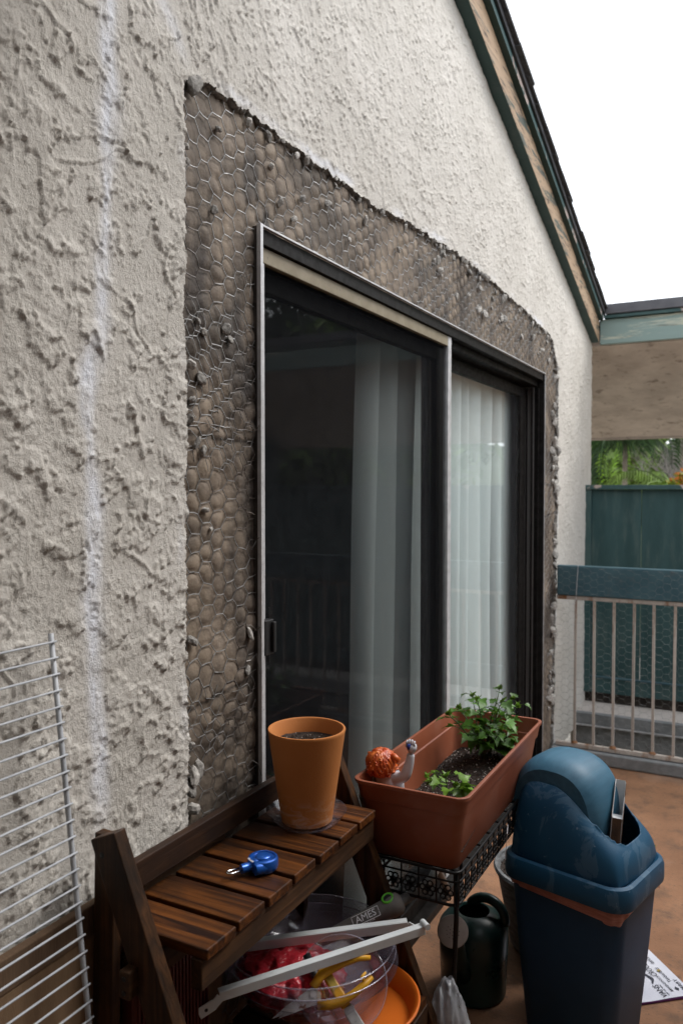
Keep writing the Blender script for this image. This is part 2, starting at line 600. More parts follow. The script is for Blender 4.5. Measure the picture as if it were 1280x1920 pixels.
# ------------------------------------------------------------------ the house: stucco gable wall with a torn-out strip round the door
house = empty('house', (0, 0, 0), label='cream stucco house wall with sliding door and a strip of stucco torn away', cat='house')
HOLE_T = ([1.0, 1.27, 2.1, 2.46, 2.94, 3.53, 4.2, 4.30, 4.38, 5.0], [2.283, 2.283, 2.276, 2.311, 2.325, 2.308, 2.272, 2.25, 2.15, 2.0])


_t = np.arange(0, 5.6, .002).astype(np.float32); _o = np.zeros_like(_t)
HOLE_L = 1.243 + .010 * fbm(_t * 9, _o + 3.3, 3, 5) + .006 * gnoise(_t * 42, _o + 8.1, 6) + .0035 * gnoise(_t * 120, _o + .37, 9)
HOLE_R = 4.435 + .012 * fbm(_t * 8, _o + 5.3, 3, 15) + .010 * gnoise(_t * 50, _o + 2.1, 16) + np.clip(1.2 - _t, 0, 1.2) * -.045
HOLE_TOP = (np.interp(_t, *HOLE_T) + .012 * fbm(_t * 10, _o + 1.3, 3, 25) + .008 * gnoise(_t * 38, _o + 7.7, 26)
            + .004 * gnoise(_t * 110, _o + .37, 28) - np.clip(1.34 - _t, 0, .1) ** 2 * 3.0)


def hole_sd(Y, Z):
    """> 0 inside the torn-out strip (distance to its edge, metres)"""
    return np.minimum(np.minimum(Y - np.interp(Z, _t, HOLE_L), np.interp(Z, _t, HOLE_R) - Y), np.interp(Y, _t, HOLE_TOP) - Z).astype(np.float32)


def rake_z(Y):
    return 3.204 + .307 * (2.753 - Y)


ys = list(np.arange(-1.0, .35, .02)); y = .35
while y < 5.40:
    ys.append(y); y += .003 if y < 1.3 else min(.009, .003 + (y - 1.3) * .0032)
ys += [5.403, 5.409, 5.413, 5.415]
ys = np.array(ys, np.float32)
zs = np.concatenate([np.arange(0, .5, .015), np.arange(.5, 3.35, .0036), np.arange(3.35, 4.5, .02)]).astype(np.float32)
NY, NZ = len(ys), len(zs)
Yg, Zg = np.meshgrid(ys, zs, indexing='ij')

sd = hole_sd(Yg, Zg)
# snap the grid to the torn outline
dyg = np.gradient(ys)[:, None]; dzg = np.gradient(zs)[None, :]
gy = np.gradient(sd, ys, axis=0); gz = np.gradient(sd, zs, axis=1)
gl = np.sqrt(gy * gy + gz * gz) + 1e-6
near = np.abs(sd) / gl < .52 * np.minimum(dyg, dzg)
Ys = Yg - np.where(near, sd * gy / gl ** 2, 0)
Zs = Zg - np.where(near, sd * gz / gl ** 2, 0)

cin = (sd[:-1, :-1] + sd[1:, :-1] + sd[:-1, 1:] + sd[1:, 1:]) > 0
keep = ~cin & (Zg[:-1, :-1] < rake_z(Yg[:-1, :-1]) + .05)
idx = np.arange(NY * NZ).reshape(NY, NZ)
a, b_, c_, d_ = idx[:-1, :-1][keep], idx[1:, :-1][keep], idx[1:, 1:][keep], idx[:-1, 1:][keep]
faces = np.stack([a, b_, c_, d_], 1)
used = np.zeros(NY * NZ, bool); used[faces.ravel()] = True
remap = np.cumsum(used) - 1
Yall, Zall = Ys.ravel(), Zs.ravel()
gny, gnz = (gy / gl).ravel(), (gz / gl).ravel()
Yg, Zg, sd = Yg.ravel()[used], Zg.ravel()[used], sd.ravel()[used]

# relief: sandy plaster thrown on and knocked down with a trowel
wy = Yg + .03 * fbm(Yg * 5, Zg * 5, 3, 31); wz = Zg + .03 * fbm(Yg * 5, Zg * 5, 3, 32)
far = sstep(1.15, 1.7, Yg + .35 * (Zg - 1.6))
patch = sstep(-.10, .16, fbm(wy * 5.5, wz * 5.5, 4, 41))
ny_, nz_ = wy, wz
plate_n = fbm(wy * 12.0, wz * 14.0, 6, 51, .60)
up_n = fbm(wy * 12.0, (wz + .006) * 14.0, 3, 51, .60) - fbm(wy * 12.0, wz * 14.0, 3, 51, .60)
plate2 = sstep(.03, .045, fbm(wy * 17 + 3, wz * 20, 6, 58, .62)) * sstep(-.2, .1, fbm(wy * 6, wz * 6, 3, 59))
ty = wy * .94 + wz * .34; tz = wz * .94 - wy * .34
dash_n = fbm(ty * 36, tz * 19, 5, 52, .64)
dash_u = fbm(ty * 36 + .10, tz * 19 + .05, 3, 52, .64) - fbm(ty * 36, tz * 19, 3, 52, .64)
sel = plate_n * (1 - far) + dash_n * far
slope_up = (up_n * (1 - far) + dash_u * far)
thr = .02 + .07 * (1 - patch)
wid = .016 + .16 * sstep(.01, -.03, slope_up)              # crisp lower edge, feathered upper edge
plate = sstep(thr, thr + wid, sel)
edge = np.exp(-((sel - thr - .03) / .06) ** 2)
crumb_n = fbm(wy * 62, wz * 68, 4, 56, .6)
crumb = sstep(.07, .13, crumb_n) * np.clip(sstep(.12, .5, edge) + .45 * plate * sstep(.0, .2, fbm(wy * 13, wz * 15, 3, 57)), 0, 1) * (.45 + .55 * patch)
bits = sstep(.31, .38, fbm(wy * 90, wz * 100, 2, 55)) * (.8 + .2 * far)
crumb_h = plate * (.0032 * (1 - far) + .0021 * far) * (1 + .25 * fbm(Yg * 30, Zg * 30, 3, 62)) + plate2 * .0016 * (1 - .6 * far) + crumb * (.0031 * (1 - far) + .0028 * far) * (1 + .8 * fbm(Yg * 110, Zg * 110, 2, 61)) + bits * .0020
crumb = np.maximum(crumb * .8, bits * .25)
tro = fbm(wy * 2.6 + wz * 1.2, wz * 3.6 - wy * 1.0, 3, 71) * 3.2 + .07 * fbm(Yg * 45, Zg * 45, 4, 72, .6)
fr = tro - np.floor(tro)
lips = np.where(fr > .80, (fr - .80) / .20, 0) ** 1.8
lip_mask = sstep(-.02, .14, fbm(wy * 7, wz * 7, 3, 73))
lip_h = lips * lip_mask * (.0045 * (1 - far) + .0022 * far)
wav = .004 * fbm(Yg * 2.2, Zg * 2.2, 3, 81) + .0010 * fbm(Yg * 20, Zg * 20, 3, 82)
H = crumb_h + lip_h + wav + .0005 * fbm(Yg * 150, Zg * 150, 2, 91)
# a shallow smear of caulk down a crack
cz = np.array([.3, .93, 1.21, 1.39, 1.64, 1.75, 2.03, 2.20, 2.27, 2.34, 2.6, 4.5]); cy = np.array([1.015, 1.011, .995, .998, .989, 1.021, 1.043, 1.039, 1.045, 1.05, 1.06, 1.06])
cl = np.interp(Zg, cz, cy) + .014 * fbm(Zg * 7, Zg * 0 + .5, 3, 95)
caulk = np.exp(-((Yg - cl) / (.017 + .010 * gnoise(Zg * 7, Zg * 0, 96))) ** 2) * (.48 + .52 * sstep(-.25, .25, fbm(Yg * 30, Zg * 9, 4, 97))) * sstep(.8, 1.0, Zg) * (1 - sstep(2.28, 2.42, Zg) * .9)
caulk = caulk + .55 * sstep(.02, .0, np.abs(sd + .012)) * sstep(.05, .3, fbm(Yg * 3, Zg * 3, 2, 98)) * (sd < 0)
# a second, fainter smear from the corner of the hole to the upper left
d2 = np.abs((Yg - 1.25) * .72 + (Zg - 2.30) * .69) / 1.0
caulk = np.maximum(caulk, .4 * np.exp(-(d2 / .016) ** 2) * sstep(2.26, 2.30, Zg) * sstep(1.27, 1.22, Yg) * sstep(.95, 1.1, Yg))
caulk = np.clip(caulk, 0, 1)
H = H * (1 - .35 * caulk)
bend = np.clip(Yg - 5.385, 0, .03)
H = H - (.03 - np.sqrt(np.maximum(0, .03 ** 2 - bend ** 2)))
dirt = np.clip(crumb * sstep(-.1, .35, fbm(Yg * 4, Zg * 4, 4, 99) + .1) * (.38 - .16 * far) + .10 * lips * lip_mask, 0, .6)
dirt = dirt * (1 - caulk)

co = np.stack([H, Yall[used], Zall[used]], 1)
me = raw_mesh('stucco', co, remap[faces], M['stucco'], True)
for nm, arr in (('dirt', dirt), ('caulk', caulk)):
    at = me.attributes.new(nm, 'FLOAT', 'POINT')
    at.data.foreach_set('value', np.ascontiguousarray(arr, np.float32))
link('stucco_coat', me, house)

# the broken thickness of the plaster round the hole
pair = []
kk = np.zeros((NY + 1, NZ + 1), bool); kk[1:NY, 1:NZ] = keep
cc = np.zeros((NY + 1, NZ + 1), bool); cc[1:NY, 1:NZ] = cin
for i, j in zip(*np.nonzero(kk[1:, :] & cc[:-1, :])): pair.append((idx[i, j - 1], idx[i, j], 0))
for i, j in zip(*np.nonzero(kk[:-1, :] & cc[1:, :])): pair.append((idx[i, j], idx[i, j - 1], 0))
for i, j in zip(*np.nonzero(kk[:, 1:] & cc[:, :-1])): pair.append((idx[i, j], idx[i - 1, j], 0))
for i, j in zip(*np.nonzero(kk[:, :-1] & cc[:, 1:])): pair.append((idx[i - 1, j], idx[i, j], 0))
bv = sorted(set([p[0] for p in pair] + [p[1] for p in pair])); bm_ = {v: k for k, v in enumerate(bv)}
bv = np.array(bv)
by, bz, bh = Yall[bv], Zall[bv], H[remap[bv]]
ngy, ngz = gny[bv], gnz[bv]
ring = []
for k, (dep, amp) in enumerate(((0, 0), (-.004, .006), (-.008, .013), (-.013, .011), (-.022, .018))):
    o = amp * (.35 + 1.3 * fbm(by * 60 + 7 * k, bz * 60, 3, 110 + k))
    hh = bh * (1 if k == 0 else 0) + dep + (.004 * gnoise(by * 130, bz * 130, 120 + k) if k in (1, 2, 3) else 0)
    ring.append(np.stack([hh, by + ngy * o, bz + ngz * o], 1))
nb = len(bv)
ev = np.concatenate(ring)
ef = np.array([(k * nb + bm_[p], k * nb + bm_[q], (k + 1) * nb + bm_[q], (k + 1) * nb + bm_[p]) for p, q, _ in pair for k in range(4)], np.int32)
link('broken_plaster_edge', raw_mesh('broken_edge', ev, ef, M['mortar'], False), house)

# building paper, pressed out between the wires
R_, HH = .0275, .0430


def warp(Y, Z):
    s = math.sin if isinstance(Y, float) else np.sin
    return (.004 * s(31 * Y + 17 * Z + 2) + .0025 * s(-23 * Y + 41 * Z) + .0009 * s(97 * Y + 71 * Z) + .0006 * s(140 * Z - 60 * Y + 1),
            .004 * s(27 * Z - 21 * Y) + .0025 * s(37 * Y + 13 * Z + 1) + .0010 * s(88 * Z + 90 * Y) + .0007 * s(130 * Y - 47 * Z + 4))


py = [1.19]
while py[-1] < 4.5: py.append(py[-1] + (.0045 if py[-1] < 1.6 else min(.009, .0045 + (py[-1] - 1.6) * .003)))
py = np.array(py, np.float32); pz = np.arange(0, 2.43, .0055).astype(np.float32)
PY, PZ = np.meshgrid(py, pz, indexing='ij')
w1, w2 = warp(PY, PZ)
qy, qz = PY - w1, PZ - w2
best = np.full(PY.shape, 9.0, np.float32)
ci = np.round(qy / (1.5 * R_))
for di in (-1, 0, 1):
    col_i = ci + di
    oz = (col_i % 2) * .5 * HH
    cj = np.round((qz - oz) / HH)
    dd = np.hypot((qy - col_i * 1.5 * R_) / R_, (qz - cj * HH - oz) / (HH * .577))
    best = np.minimum(best, dd)
bul = np.clip(1 - best ** 3.0, 0, 1)
amp = .0056 * (.6 + .9 * sstep(-.3, .3, fbm(PY * 4, PZ * 4, 3, 211)))
PXh = -.0165 + bul * amp + .004 * fbm(PY * 7, PZ * 7, 3, 213) + .0016 * fbm(PY * 38, PZ * 60, 3, 214)
lap = 0
for z0, sl in ((1.572, -.03), (1.03, .10), (.62, 0.02)):
    zz = PZ - (z0 + sl * (PY - 1.35))
    PXh = PXh + .0035 * sstep(-.001, .001, zz) * sstep(.16, .0, zz)
    lap = lap + np.exp(-((zz + .003) / .004) ** 2)
rub = .6 * bul * sstep(-.25, .3, fbm(PY * 11, PZ * 11, 3, 221)) * .6
stain = np.clip(lap * .8 + sstep(1.38, 1.50, PY) * (PY < 1.56) * sstep(-.2, .3, fbm(PY * 14, PZ * 6, 4, 231)) * .8
                + sstep(.02, .35, fbm(PY * 3.2, PZ * 3.2, 4, 232)) * .55, 0, .95)
okc = ~((py[:-1, None] > 1.50) & (py[:-1, None] < 4.10) & (pz[None, :-1] < 2.04))
pi_ = np.arange(PY.size).reshape(PY.shape)
pf = np.stack([pi_[:-1, :-1][okc], pi_[1:, :-1][okc], pi_[1:, 1:][okc], pi_[:-1, 1:][okc]], 1)
me = raw_mesh('building_paper', np.stack([PXh.ravel(), PY.ravel(), PZ.ravel()], 1), pf, M['paper'], True)
for nm, arr in (('rub', rub), ('stain', stain)):
    at = me.attributes.new(nm, 'FLOAT', 'POINT')
    at.data.foreach_set('value', np.ascontiguousarray(arr.ravel(), np.float32))
link('building_paper', me, house)


# hexagonal wire lath
def hex_wire(y0, y1, z0, z1, off=(0, 0), x=-.0088, drop=0.0, seed=0, wob=1.0, rr=.00075):
    rng = random.Random(seed)
    vs, fs = [], []
    seen = {}

    def node(Y, Z):
        k = (round(Y * 2000), round(Z * 2000))
        if k not in seen:
            a1, a2 = warp(float(Y), float(Z))
            seen[k] = (x + rng.uniform(-.0004, .0025) * wob, Y + float(a1) + rng.uniform(-.0014, .0014) * wob, Z + float(a2) + rng.uniform(-.0014, .0014) * wob)
        return seen[k]

    def seg(p, q, r):
        p, q = Vector(p), Vector(q)
        mid = (p + q) / 2 + Vector((rng.uniform(-.001, .001), rng.uniform(-.0015, .0015), rng.uniform(-.0015, .0015)))
        b = len(vs)
        d = (q - p).normalized(); s = d.cross(Vector((1, 0, 0))).normalized(); u = d.cross(s)
        for P in (p, mid, q):
            for k in range(4):
                an = PI / 2 * k + .6
                vs.append(P + (s * math.cos(an) + u * math.sin(an)) * r)
        for t in (0, 4):
            for k in range(4):
                fs.append((b + t + k, b + t + (k + 1) % 4, b + t + 4 + (k + 1) % 4, b + t + 4 + k))
    i0, i1 = int(y0 / (1.5 * R_)) - 1, int(y1 / (1.5 * R_)) + 2
    j0, j1 = int(z0 / HH) - 1, int(z1 / HH) + 2
    for i in range(i0, i1):
        for j in range(j0, j1):
            cyy = i * 1.5 * R_ + off[0]; czz = j * HH + (i % 2) * .5 * HH + off[1]
            # three edges belong to this cell: top (twisted, horizontal), upper right, lower right
            tl, trr, rt, brr = (cyy - R_ / 2, czz + HH / 2), (cyy + R_ / 2, czz + HH / 2), (cyy + R_, czz), (cyy + R_ / 2, czz - HH / 2)
            for (p, q, r) in ((tl, trr, rr * 1.3), (trr, rt, rr), (rt, brr, rr)):
                my, mz = (p[0] + q[0]) / 2, (p[1] + q[1]) / 2
                if not (y0 < my < y1 and z0 < mz < z1): continue
                s_ = float(hole_sd(my, mz))
                if s_ < -.035: continue
                if 1.488 < my < 4.13 and mz < 2.06: continue
                if rng.random() < drop: continue
                seg(node(*p), node(*q), r)
    return vs, fs


V, Fc = [], []
for args in ((1.2, 4.5, .3, 2.36, (0, 0), -.0094, .003, 1, .6, .0010),
             (1.2, 1.50, 1.50, 1.83, (.021, .013), -.0075, .12, 2, 2.0),
             (1.2, 1.50, .92, 1.05, (.013, .018), -.0075, .15, 3, 2.0),
             (2.45, 4.45, 2.0, 2.36, (.017, .016), -.0075, .10, 4, 1.6)):
    v_, f_ = hex_wire(*args)
    b0 = len(V); V += v_; Fc += [[i + b0 for i in f] for f in f_]
mbw = MB(); mbw.v, mbw.f, mbw.m = V, Fc, [0] * len(Fc)
for (z0, dz, L) in ((1.60, -.01, .24),):      # selvage wires
    pts = [(-.006 + random.uniform(-.001, .001), 1.245 + L * t / 9, z0 + dz * t / 9 + random.uniform(-.002, .002)) for t in range(10)]
    mbw.tube(pts, .0008, 4)
for k in range(9):                                                                           # loose ends beside the door frame
    z0 = random.uniform(.8, 1.95); yy = random.uniform(1.44, 1.475)
    pts = [(-.008, yy, z0), (-.004, yy + .012, z0 + random.uniform(-.02, .02)), (.002, yy + .026, z0 + random.uniform(-.03, .02)), (.008, yy + random.uniform(.01, .036), z0 + random.uniform(-.05, .01))]
    mbw.tube(pts, .0008, 4)
mbw.build('wire_lath', M['wire'], house)['kind'] = 'stuff'

# lumps of mortar left in the wires and along the break
lumps = []
for k in range(7):
    bmm = bmesh.new(); bmesh.ops.create_icosphere(bmm, subdivisions=2, radius=1)
    kx, ky, kz = (random.uniform(-2, 2) for _ in range(3))
    for v in bmm.verts:
        v.co *= (1 + .25 * math.sin(2.3 * v.co.x + kx) * math.sin(2.9 * v.co.y + ky) + .14 * math.sin(3 * v.co.z + kz + 2 * v.co.y)) * random.uniform(.93, 1.07); v.co.x *= .55
    m_ = bpy.data.meshes.new('mortar_lump'); bmm.to_mesh(m_); bmm.free(); m_.materials.append(M['chunk']); lumps.append(m_)


def lump(y, z, s, x=-.012, sx=1.0):
    o = link('mortar_lump', random.choice(lumps), house, (x + .008, y, z))
    o.rotation_euler = (random.uniform(-.6, .6), random.uniform(-.5, .5), random.uniform(-.5, .5))
    o.scale = (s * sx, s * random.uniform(.8, 1.3), s * random.uniform(.8, 1.3))
    return o


lump(1.277, 2.262, .020, -.008)
for (y, z, s) in ((1.36, 2.205, .009), (1.47, 2.262, .010), (1.55, 2.262, .012),
                  (1.345, 2.035, .010), (1.29, 1.80, .009), (1.31, 1.78, .008), (1.265, 1.71, .010), (1.30, 1.685, .012), (1.27, 1.64, .008),
                  (1.285, 1.555, .010), (1.305, 1.54, .011), (1.26, 1.60, .009), (1.252, 2.13, .010), (1.255, 2.10, .012), (1.385, 1.80, .010), (1.40, 1.78, .008),
                  (1.27, .885, .018), (1.285, .895, .014), (1.262, .86, .013), (1.265, .82, .016), (1.265, 1.16, .012), (1.47, 1.14, .011), (1.46, 1.06, .010),
                  (1.262, .95, .010), (1.31, 1.42, .007), (1.33, 1.38, .006), (1.70, 2.17, .009), (1.60, 2.13, .008), (1.66, 2.11, .008), (1.56, 2.2, .008),
                  (1.83, 2.2, .009), (1.95, 2.14, .008), (2.05, 2.22, .010), (2.28, 2.2, .010)):
    lump(y, z, s)
for k in range(18):
    y = random.uniform(1.5, 2.7); z = float(np.interp(y, *HOLE_T))
    lump(y, z - random.uniform(.0, .02), random.uniform(.005, .012), random.uniform(-.016, -.006))
for k in range(56):
    y = random.uniform(2.55, 4.36); z = float(np.interp(y, *HOLE_T)) - random.random() ** 1.6 * .16
    if z < 2.08: continue
    lump(y, z, random.uniform(.007, .016), random.uniform(-.02, -.008))
for k in range(86):
    z = random.uniform(.25, 2.2); y = 4.43 - np.clip(1.2 - z, 0, 1.2) * .045 - random.random() ** 2 * .11
    lump(y, z, random.uniform(.010, .024), random.uniform(-.02, -.004))

# solid wall behind the plaster and the room beyond the door
mb = MB()
mb.box((-.16, -1.0, 0), (-.045, 1.515, 4.3)); mb.box((-.112, 4.10, 0), (-.045, 5.40, 2.42)); mb.box((-.16, 1.515, 2.03), (-.045, 4.095, 2.75))
mb.box((-.16, 1.515, -.02), (-.045, 4.095, .03))
mb.build('wall_core', M['room'], house)
mb = MB()
mb.box((-3.3, .6, -.06), (-.16, 5.0, .0)); mb.box((-3.3, .6, 2.45), (-.16, 5.0, 2.55)); mb.box((-3.35, .6, 0), (-3.25, 5.0, 2.5))
mb.box((-3.3, .55, 0), (-.16, .65, 2.5)); mb.box((-3.3, 4.95, 0), (-.16, 5.05, 2.5))
mb.build('room_interior', M['room'], house)

# unseen end wall, side wall and cover, added to block skylight low down
mb = MB(); mb.box((.012, -1.15, 0), (2.10, -1.001, 2.71)); mb.build('sky_block_end_wall', M['stucco_plain'], house)
mb = MB(); mb.box((1.95, -1.0, 0), (2.10, 3.3, 2.95)); mb.build('sky_block_side_wall', M['stucco_plain'], house)
mb = MB(); mb.box((.10, -1.3, 2.72), (1.95, 1.05, 2.80)); mb.build('sky_block_cover', M['soffit'], house)

# the sliding door: frame > screen, sliding panel, fixed panel
DY0, DY1, DZ = 1.497, 4.113, 2.052
mb = MB()
mb.box((-.125, DY0, .02), (.006, DY0 + .010, DZ - .004), 1)                       # left jamb
mb.box((-.125, DY0 + .0102, DZ - .040), (.000, DY1 - .012, DZ - .0055), 0)         # head
mb.box((-.125, DY0 + .0102, DZ - .068), (-.03, DY1 - .012, DZ - .0405), 0)        # inner track
mb.box((-.125, DY1 - .012, .02), (.006, DY1, DZ - .004), 0)                       # right jamb
for x0, dy in ((-.02, .012), (-.050, .022), (-.078, .012), (-.104, .026)): mb.box((x0 - .006, DY1 - .012 - dy, .02), (x0, DY1 - .0122, DZ - .075), 0)
mb.box((-.135, DY0 + .0102, .0), (.03, DY1 - .012, .03), 0)                       # sill
door = mb.build('sliding_door_frame', [M['bronze'], M['jamb_side']], house, bevel=.0012)
mb = MB()
mb.box((-.001, DY0 - .0015, .02), (.0095, DY0 + .0095, DZ), 0)
mb.box((-.0005, DY0 + .0097, DZ - .0052), (.0085, DY1, DZ - .0005), 0)
mb.box((-.0005, DY1 - .003, .02), (.0085, DY1 + .0015, DZ - .0054), 0)
mb.build('frame_lip', M['silver'], door, bevel=.0008)
SX0, SX1, SY0, SY1, SZ1 = -.026, -.008, DY0 + .011, 2.765, DZ - .0415
mb = MB()
mb.box((SX0, SY0, SZ1 - .036), (SX1, SY1 - .034, SZ1), 1)
mb.box((SX0, SY1 - .0338, .035), (SX1 + .001, SY1, SZ1), 0)
mb.box((SX0, SY0, .035), (SX1, SY0 + .030, SZ1 - .0362), 0)
mb.box((SX0, SY0 + .0302, .035), (SX1, SY1 - .034, .085), 2)
mb.build('screen_frame', [M['silver'], M['tan_rail'], M['bronze']], door, bevel=.002)
mb = MB(); mb.box((-.0175, SY0 + .028, .08), (-.0170, SY1 - .03, SZ1 - .037))
mb.build('screen_mesh', M['screen'], door)
mb = MB()
mb.box((-.008, SY0 - .001, 1.085), (.012, SY0 + .034, 1.165)); mb.box((.012, SY0 + .022, 1.09), (.020, SY0 + .034, 1.16))
mb.box((-.006, SY0 + .036, 1.06), (-.002, SY0 + .040, 1.19))
mb.build('pull_handle', M['black_plastic'], door, bevel=.003)


def panel(name, x0, x1, y0, y1, st, sr):
    mb = MB()
    mb.box((x0, y0, .035), (x1, y0 + sr, DZ - .077)); mb.box((x0, y1 - st, .035), (x1, y1, DZ - .077))
    mb.box((x0, y0 + sr + .0002, DZ - .125), (x1, y1 - st - .0002, DZ - .0772)); mb.box((x0, y0 + sr + .0002, .035), (x1, y1 - st - .0002, .11))
    mb.build(name, M['bronze'], door, bevel=.002)
    mb = MB(); xm = (x0 + x1) / 2
    mb.box((xm - .002, y0 + sr - .004, .105), (xm + .002, y1 - st + .004, DZ - .12))
    mb.build('glass_pane', M['glass'], door)


panel('sliding_panel_frame', -.072, -.046, DY0 + .012, 2.80, .085, .06)
panel('fixed_panel_frame', -.112, -.086, 2.73, DY1 - .036, .085, .11)

# barge boards, drip edge and shingles up the gable
Y_A, Y_B = 5.36, -1.0


def rake_board(name, x0, x1, dz0, dz1, mats, faces=None, y0=Y_A, y1=Y_B, bevel=.002):
    vs = []
    for yy in (y0, y1):
        for (xx, dd) in ((x0, dz0), (x1, dz0), (x1, dz1), (x0, dz1)):
            vs.append((xx, yy, rake_z(yy) + dd))
    mb = MB()
    fl = [(0, 1, 2, 3), (7, 6, 5, 4), (0, 4, 5, 1), (1, 5, 6, 2), (2, 6, 7, 3), (3, 7, 4, 0)]
    for k, f in enumerate(fl):
        mb.f.append(list(f)); mb.m.append(0 if not faces else faces[k])
    mb.v = [Vector(p) for p in vs]
    return mb.build(name, mats, house, bevel=bevel)


rake_board('barge_board', -.02, .050, .0, .135, [M['green'], M['peel_tan']], [0, 0, 0, 1, 0, 0])
rake_board('rake_trim', -.02, .076, .137, .168, [M['green'], M['chip']], [0, 0, 0, 1, 0, 0])
rake_board('drip_edge', -.02, .088, .170, .196, [M['roof_metal'], M['black_plastic']], [0, 0, 1, 0, 0, 0], bevel=.001)
rake_board('roof_deck', -4.0, -.021, .10, .19, M['shingle'])
sh = MB(); sh.box((0, 0, 0), (.75, .235, .013)); shm = sh.mesh('shingle', M['shingle'])
ang = math.atan(.307)
k = 0
yy = Y_A + .02
while yy > .2:
    for xx in (-.645, -1.405):
        o = link('shingle', shm, house, (xx + random.uniform(-.004, .006), yy, rake_z(yy) + .199 + random.uniform(0, .004)))
        o.rotation_euler = (ang * -1 + .035, 0, 0)
        o.scale = (1, -1, 1)
    yy -= .16
# ------------------------------------------------------------------ curtains inside
def curtain(name, label, y0, y1, spread, seed):
    rng = random.Random(seed)
    L = y1 - y0
    folds = []
    y = 0.0
    while y < L + .2:
        w = rng.uniform(.10, .24); folds.append((y, w)); y += w
    def fn(u, v):
        yy = u * L
        t = 0
        for (s, w) in folds:
            if s <= yy < s + w: t = (yy - s) / w
        sag = math.sin(t * PI) ** .8
        z = .04 + v * 1.96
        flare = (1 - v) * spread * (1 - u)
        return (-.200 + .050 * sag + .01 * math.sin(3 * v + 9 * u) * (1 - v), y0 + yy - flare + .006 * math.sin(7 * v + 20 * u), z)
    mb = MB(); mb.grid(fn, 150, 14)
    o = mb.build(name, M['curtain'], None, smooth=True)
    return tag(o, label, 'curtain', 'curtains behind the sliding door')


curtain('curtain', 'pale pleated curtain hanging behind the insect screen, left of the dark gap', 2.38, 3.72, .10, 3)
curtain('curtain', 'narrow bright curtain at the right end of the glass door', 3.80, 4.70, .0, 8)
mb = MB(); mb.box((-1.5, 5.42, -.45), (6.0, 8.8, -.30))  # unseen pale slab, added to bounce light up to the neighbouring soffit
M['pale_bounce'] = mat('pale_bounce', (.38, .35, .31), (.46, .43, .38), scale=3, rough=.9)
tag(mb.build('bounce_slab', M['pale_bounce']), kind='structure')

# ------------------------------------------------------------------ the neighbouring roof beyond the balcony
nroof = empty('neighbouring_roof', (2.0, 5.4, 2.3), label='low roof with peeling pale green fascia and brown stucco underside', cat='roof')
mb = MB(); mb.box((.052, 5.374, 2.392), (5.0, 5.410, 2.550)); mb.build('fascia_board', M['peel_green'], nroof, bevel=.003)
mb = MB(); mb.box((.078, 5.350, 2.553), (5.0, 5.410, 2.574)); mb.build('fascia_trim', M['chip'], nroof, bevel=.002)
mb = MB(); mb.box((.09, 5.338, 2.577), (5.0, 5.425, 2.640)); mb.build('drip_edge', M['roof_metal'], nroof, bevel=.003)


def sloped(x0, x1, ya, za, yb, zb, th):
    mb = MB()
    mb.loft([[(x0, ya, za), (x0, yb, zb), (x0, yb, zb + th), (x0, ya, za + th)], [(x1, ya, za), (x1, yb, zb), (x1, yb, zb + th), (x1, ya, za + th)]], cap0=True, cap1=True)
    return mb


sloped(-.6, 5.0, 5.412, 2.385, 7.01, 1.888, .10).build('soffit', M['soffit'], nroof)
sloped(-.6, 5.05, 5.412, 2.52, 7.06, 2.02, .03).build('roof_deck', M['shingle'], nroof)
mb = MB(); mb.box((-.6, 7.012, 1.870), (5.0, 7.05, 2.02)); mb.build('eave_board', M['soffit'], nroof)
for xx in (3.2, 4.9):
    mb = MB(); mb.box((xx, 6.7, -3), (xx + .15, 6.85, 1.92)); mb.build('post', M['fence'], nroof)

# ------------------------------------------------------------------ low parapet, fence, railing
par = empty('parapet', (1.0, 5.15, -1.0), label='low stucco parapet with grey painted edge below the green fence', cat='low wall')
mb = MB(); mb.box((-.04, 5.0, -1.0), (4.0, 5.40, .095)); mb.build('stucco_top', M['stucco_plain'], par, bevel=.02)
mb = MB(); mb.box((-.0, 4.955, .030), (4.0, 4.998, .098)); mb.build('grey_edge_board', M['curb'], par, bevel=.004)
mb = MB(); mb.box((-.0, 4.945, .022), (4.0, 4.998, .029)); mb.build('metal_lip', M['silver'], par)
mb = MB(); mb.box((-.0, 4.975, -1.0), (4.0, 4.999, .021)); mb.build('grey_face_board', M['curb'], par)

fence = empty('privacy_fence', (1.0, 5.24, .1), label='dark green painted privacy fence panel beyond the balcony railing', cat='fence')
xb = .036
while xb < 2.4:
    w = .30
    mb = MB(); mb.box((xb, 5.236, .17), (xb + w - .003, 5.250 + random.uniform(0, .001), 1.455)); mb.build('board', M['fence'], fence, bevel=.0015)
    xb += w
mb = MB(); mb.box((-.03, 5.215, .165), (.035, 5.26, 1.4545)); mb.build('post', M['fence'], fence, bevel=.003)
mb = MB(); mb.box((-.03, 5.205, 1.4555), (2.45, 5.27, 1.484)); mb.build('top_cap', M['chip'], fence, bevel=.003)
mb = MB(); mb.box((.0355, 5.222, .165), (2.45, 5.2355, .262)); mb.build('bottom_rail', M['fence'], fence, bevel=.003)
mb = MB(); mb.box((.0355, 5.216, .262), (2.45, 5.2355, .270)); mb.build('rail_lip', M['teal_rail'], fence)
mb = MB(); mb.box((-.0, 5.26, .09), (2.45, 5.30, .20)); mb.build('gap_shade_strip', M['gap_shade'], fence)  # dark strip standing in for shade in the gap under the fence

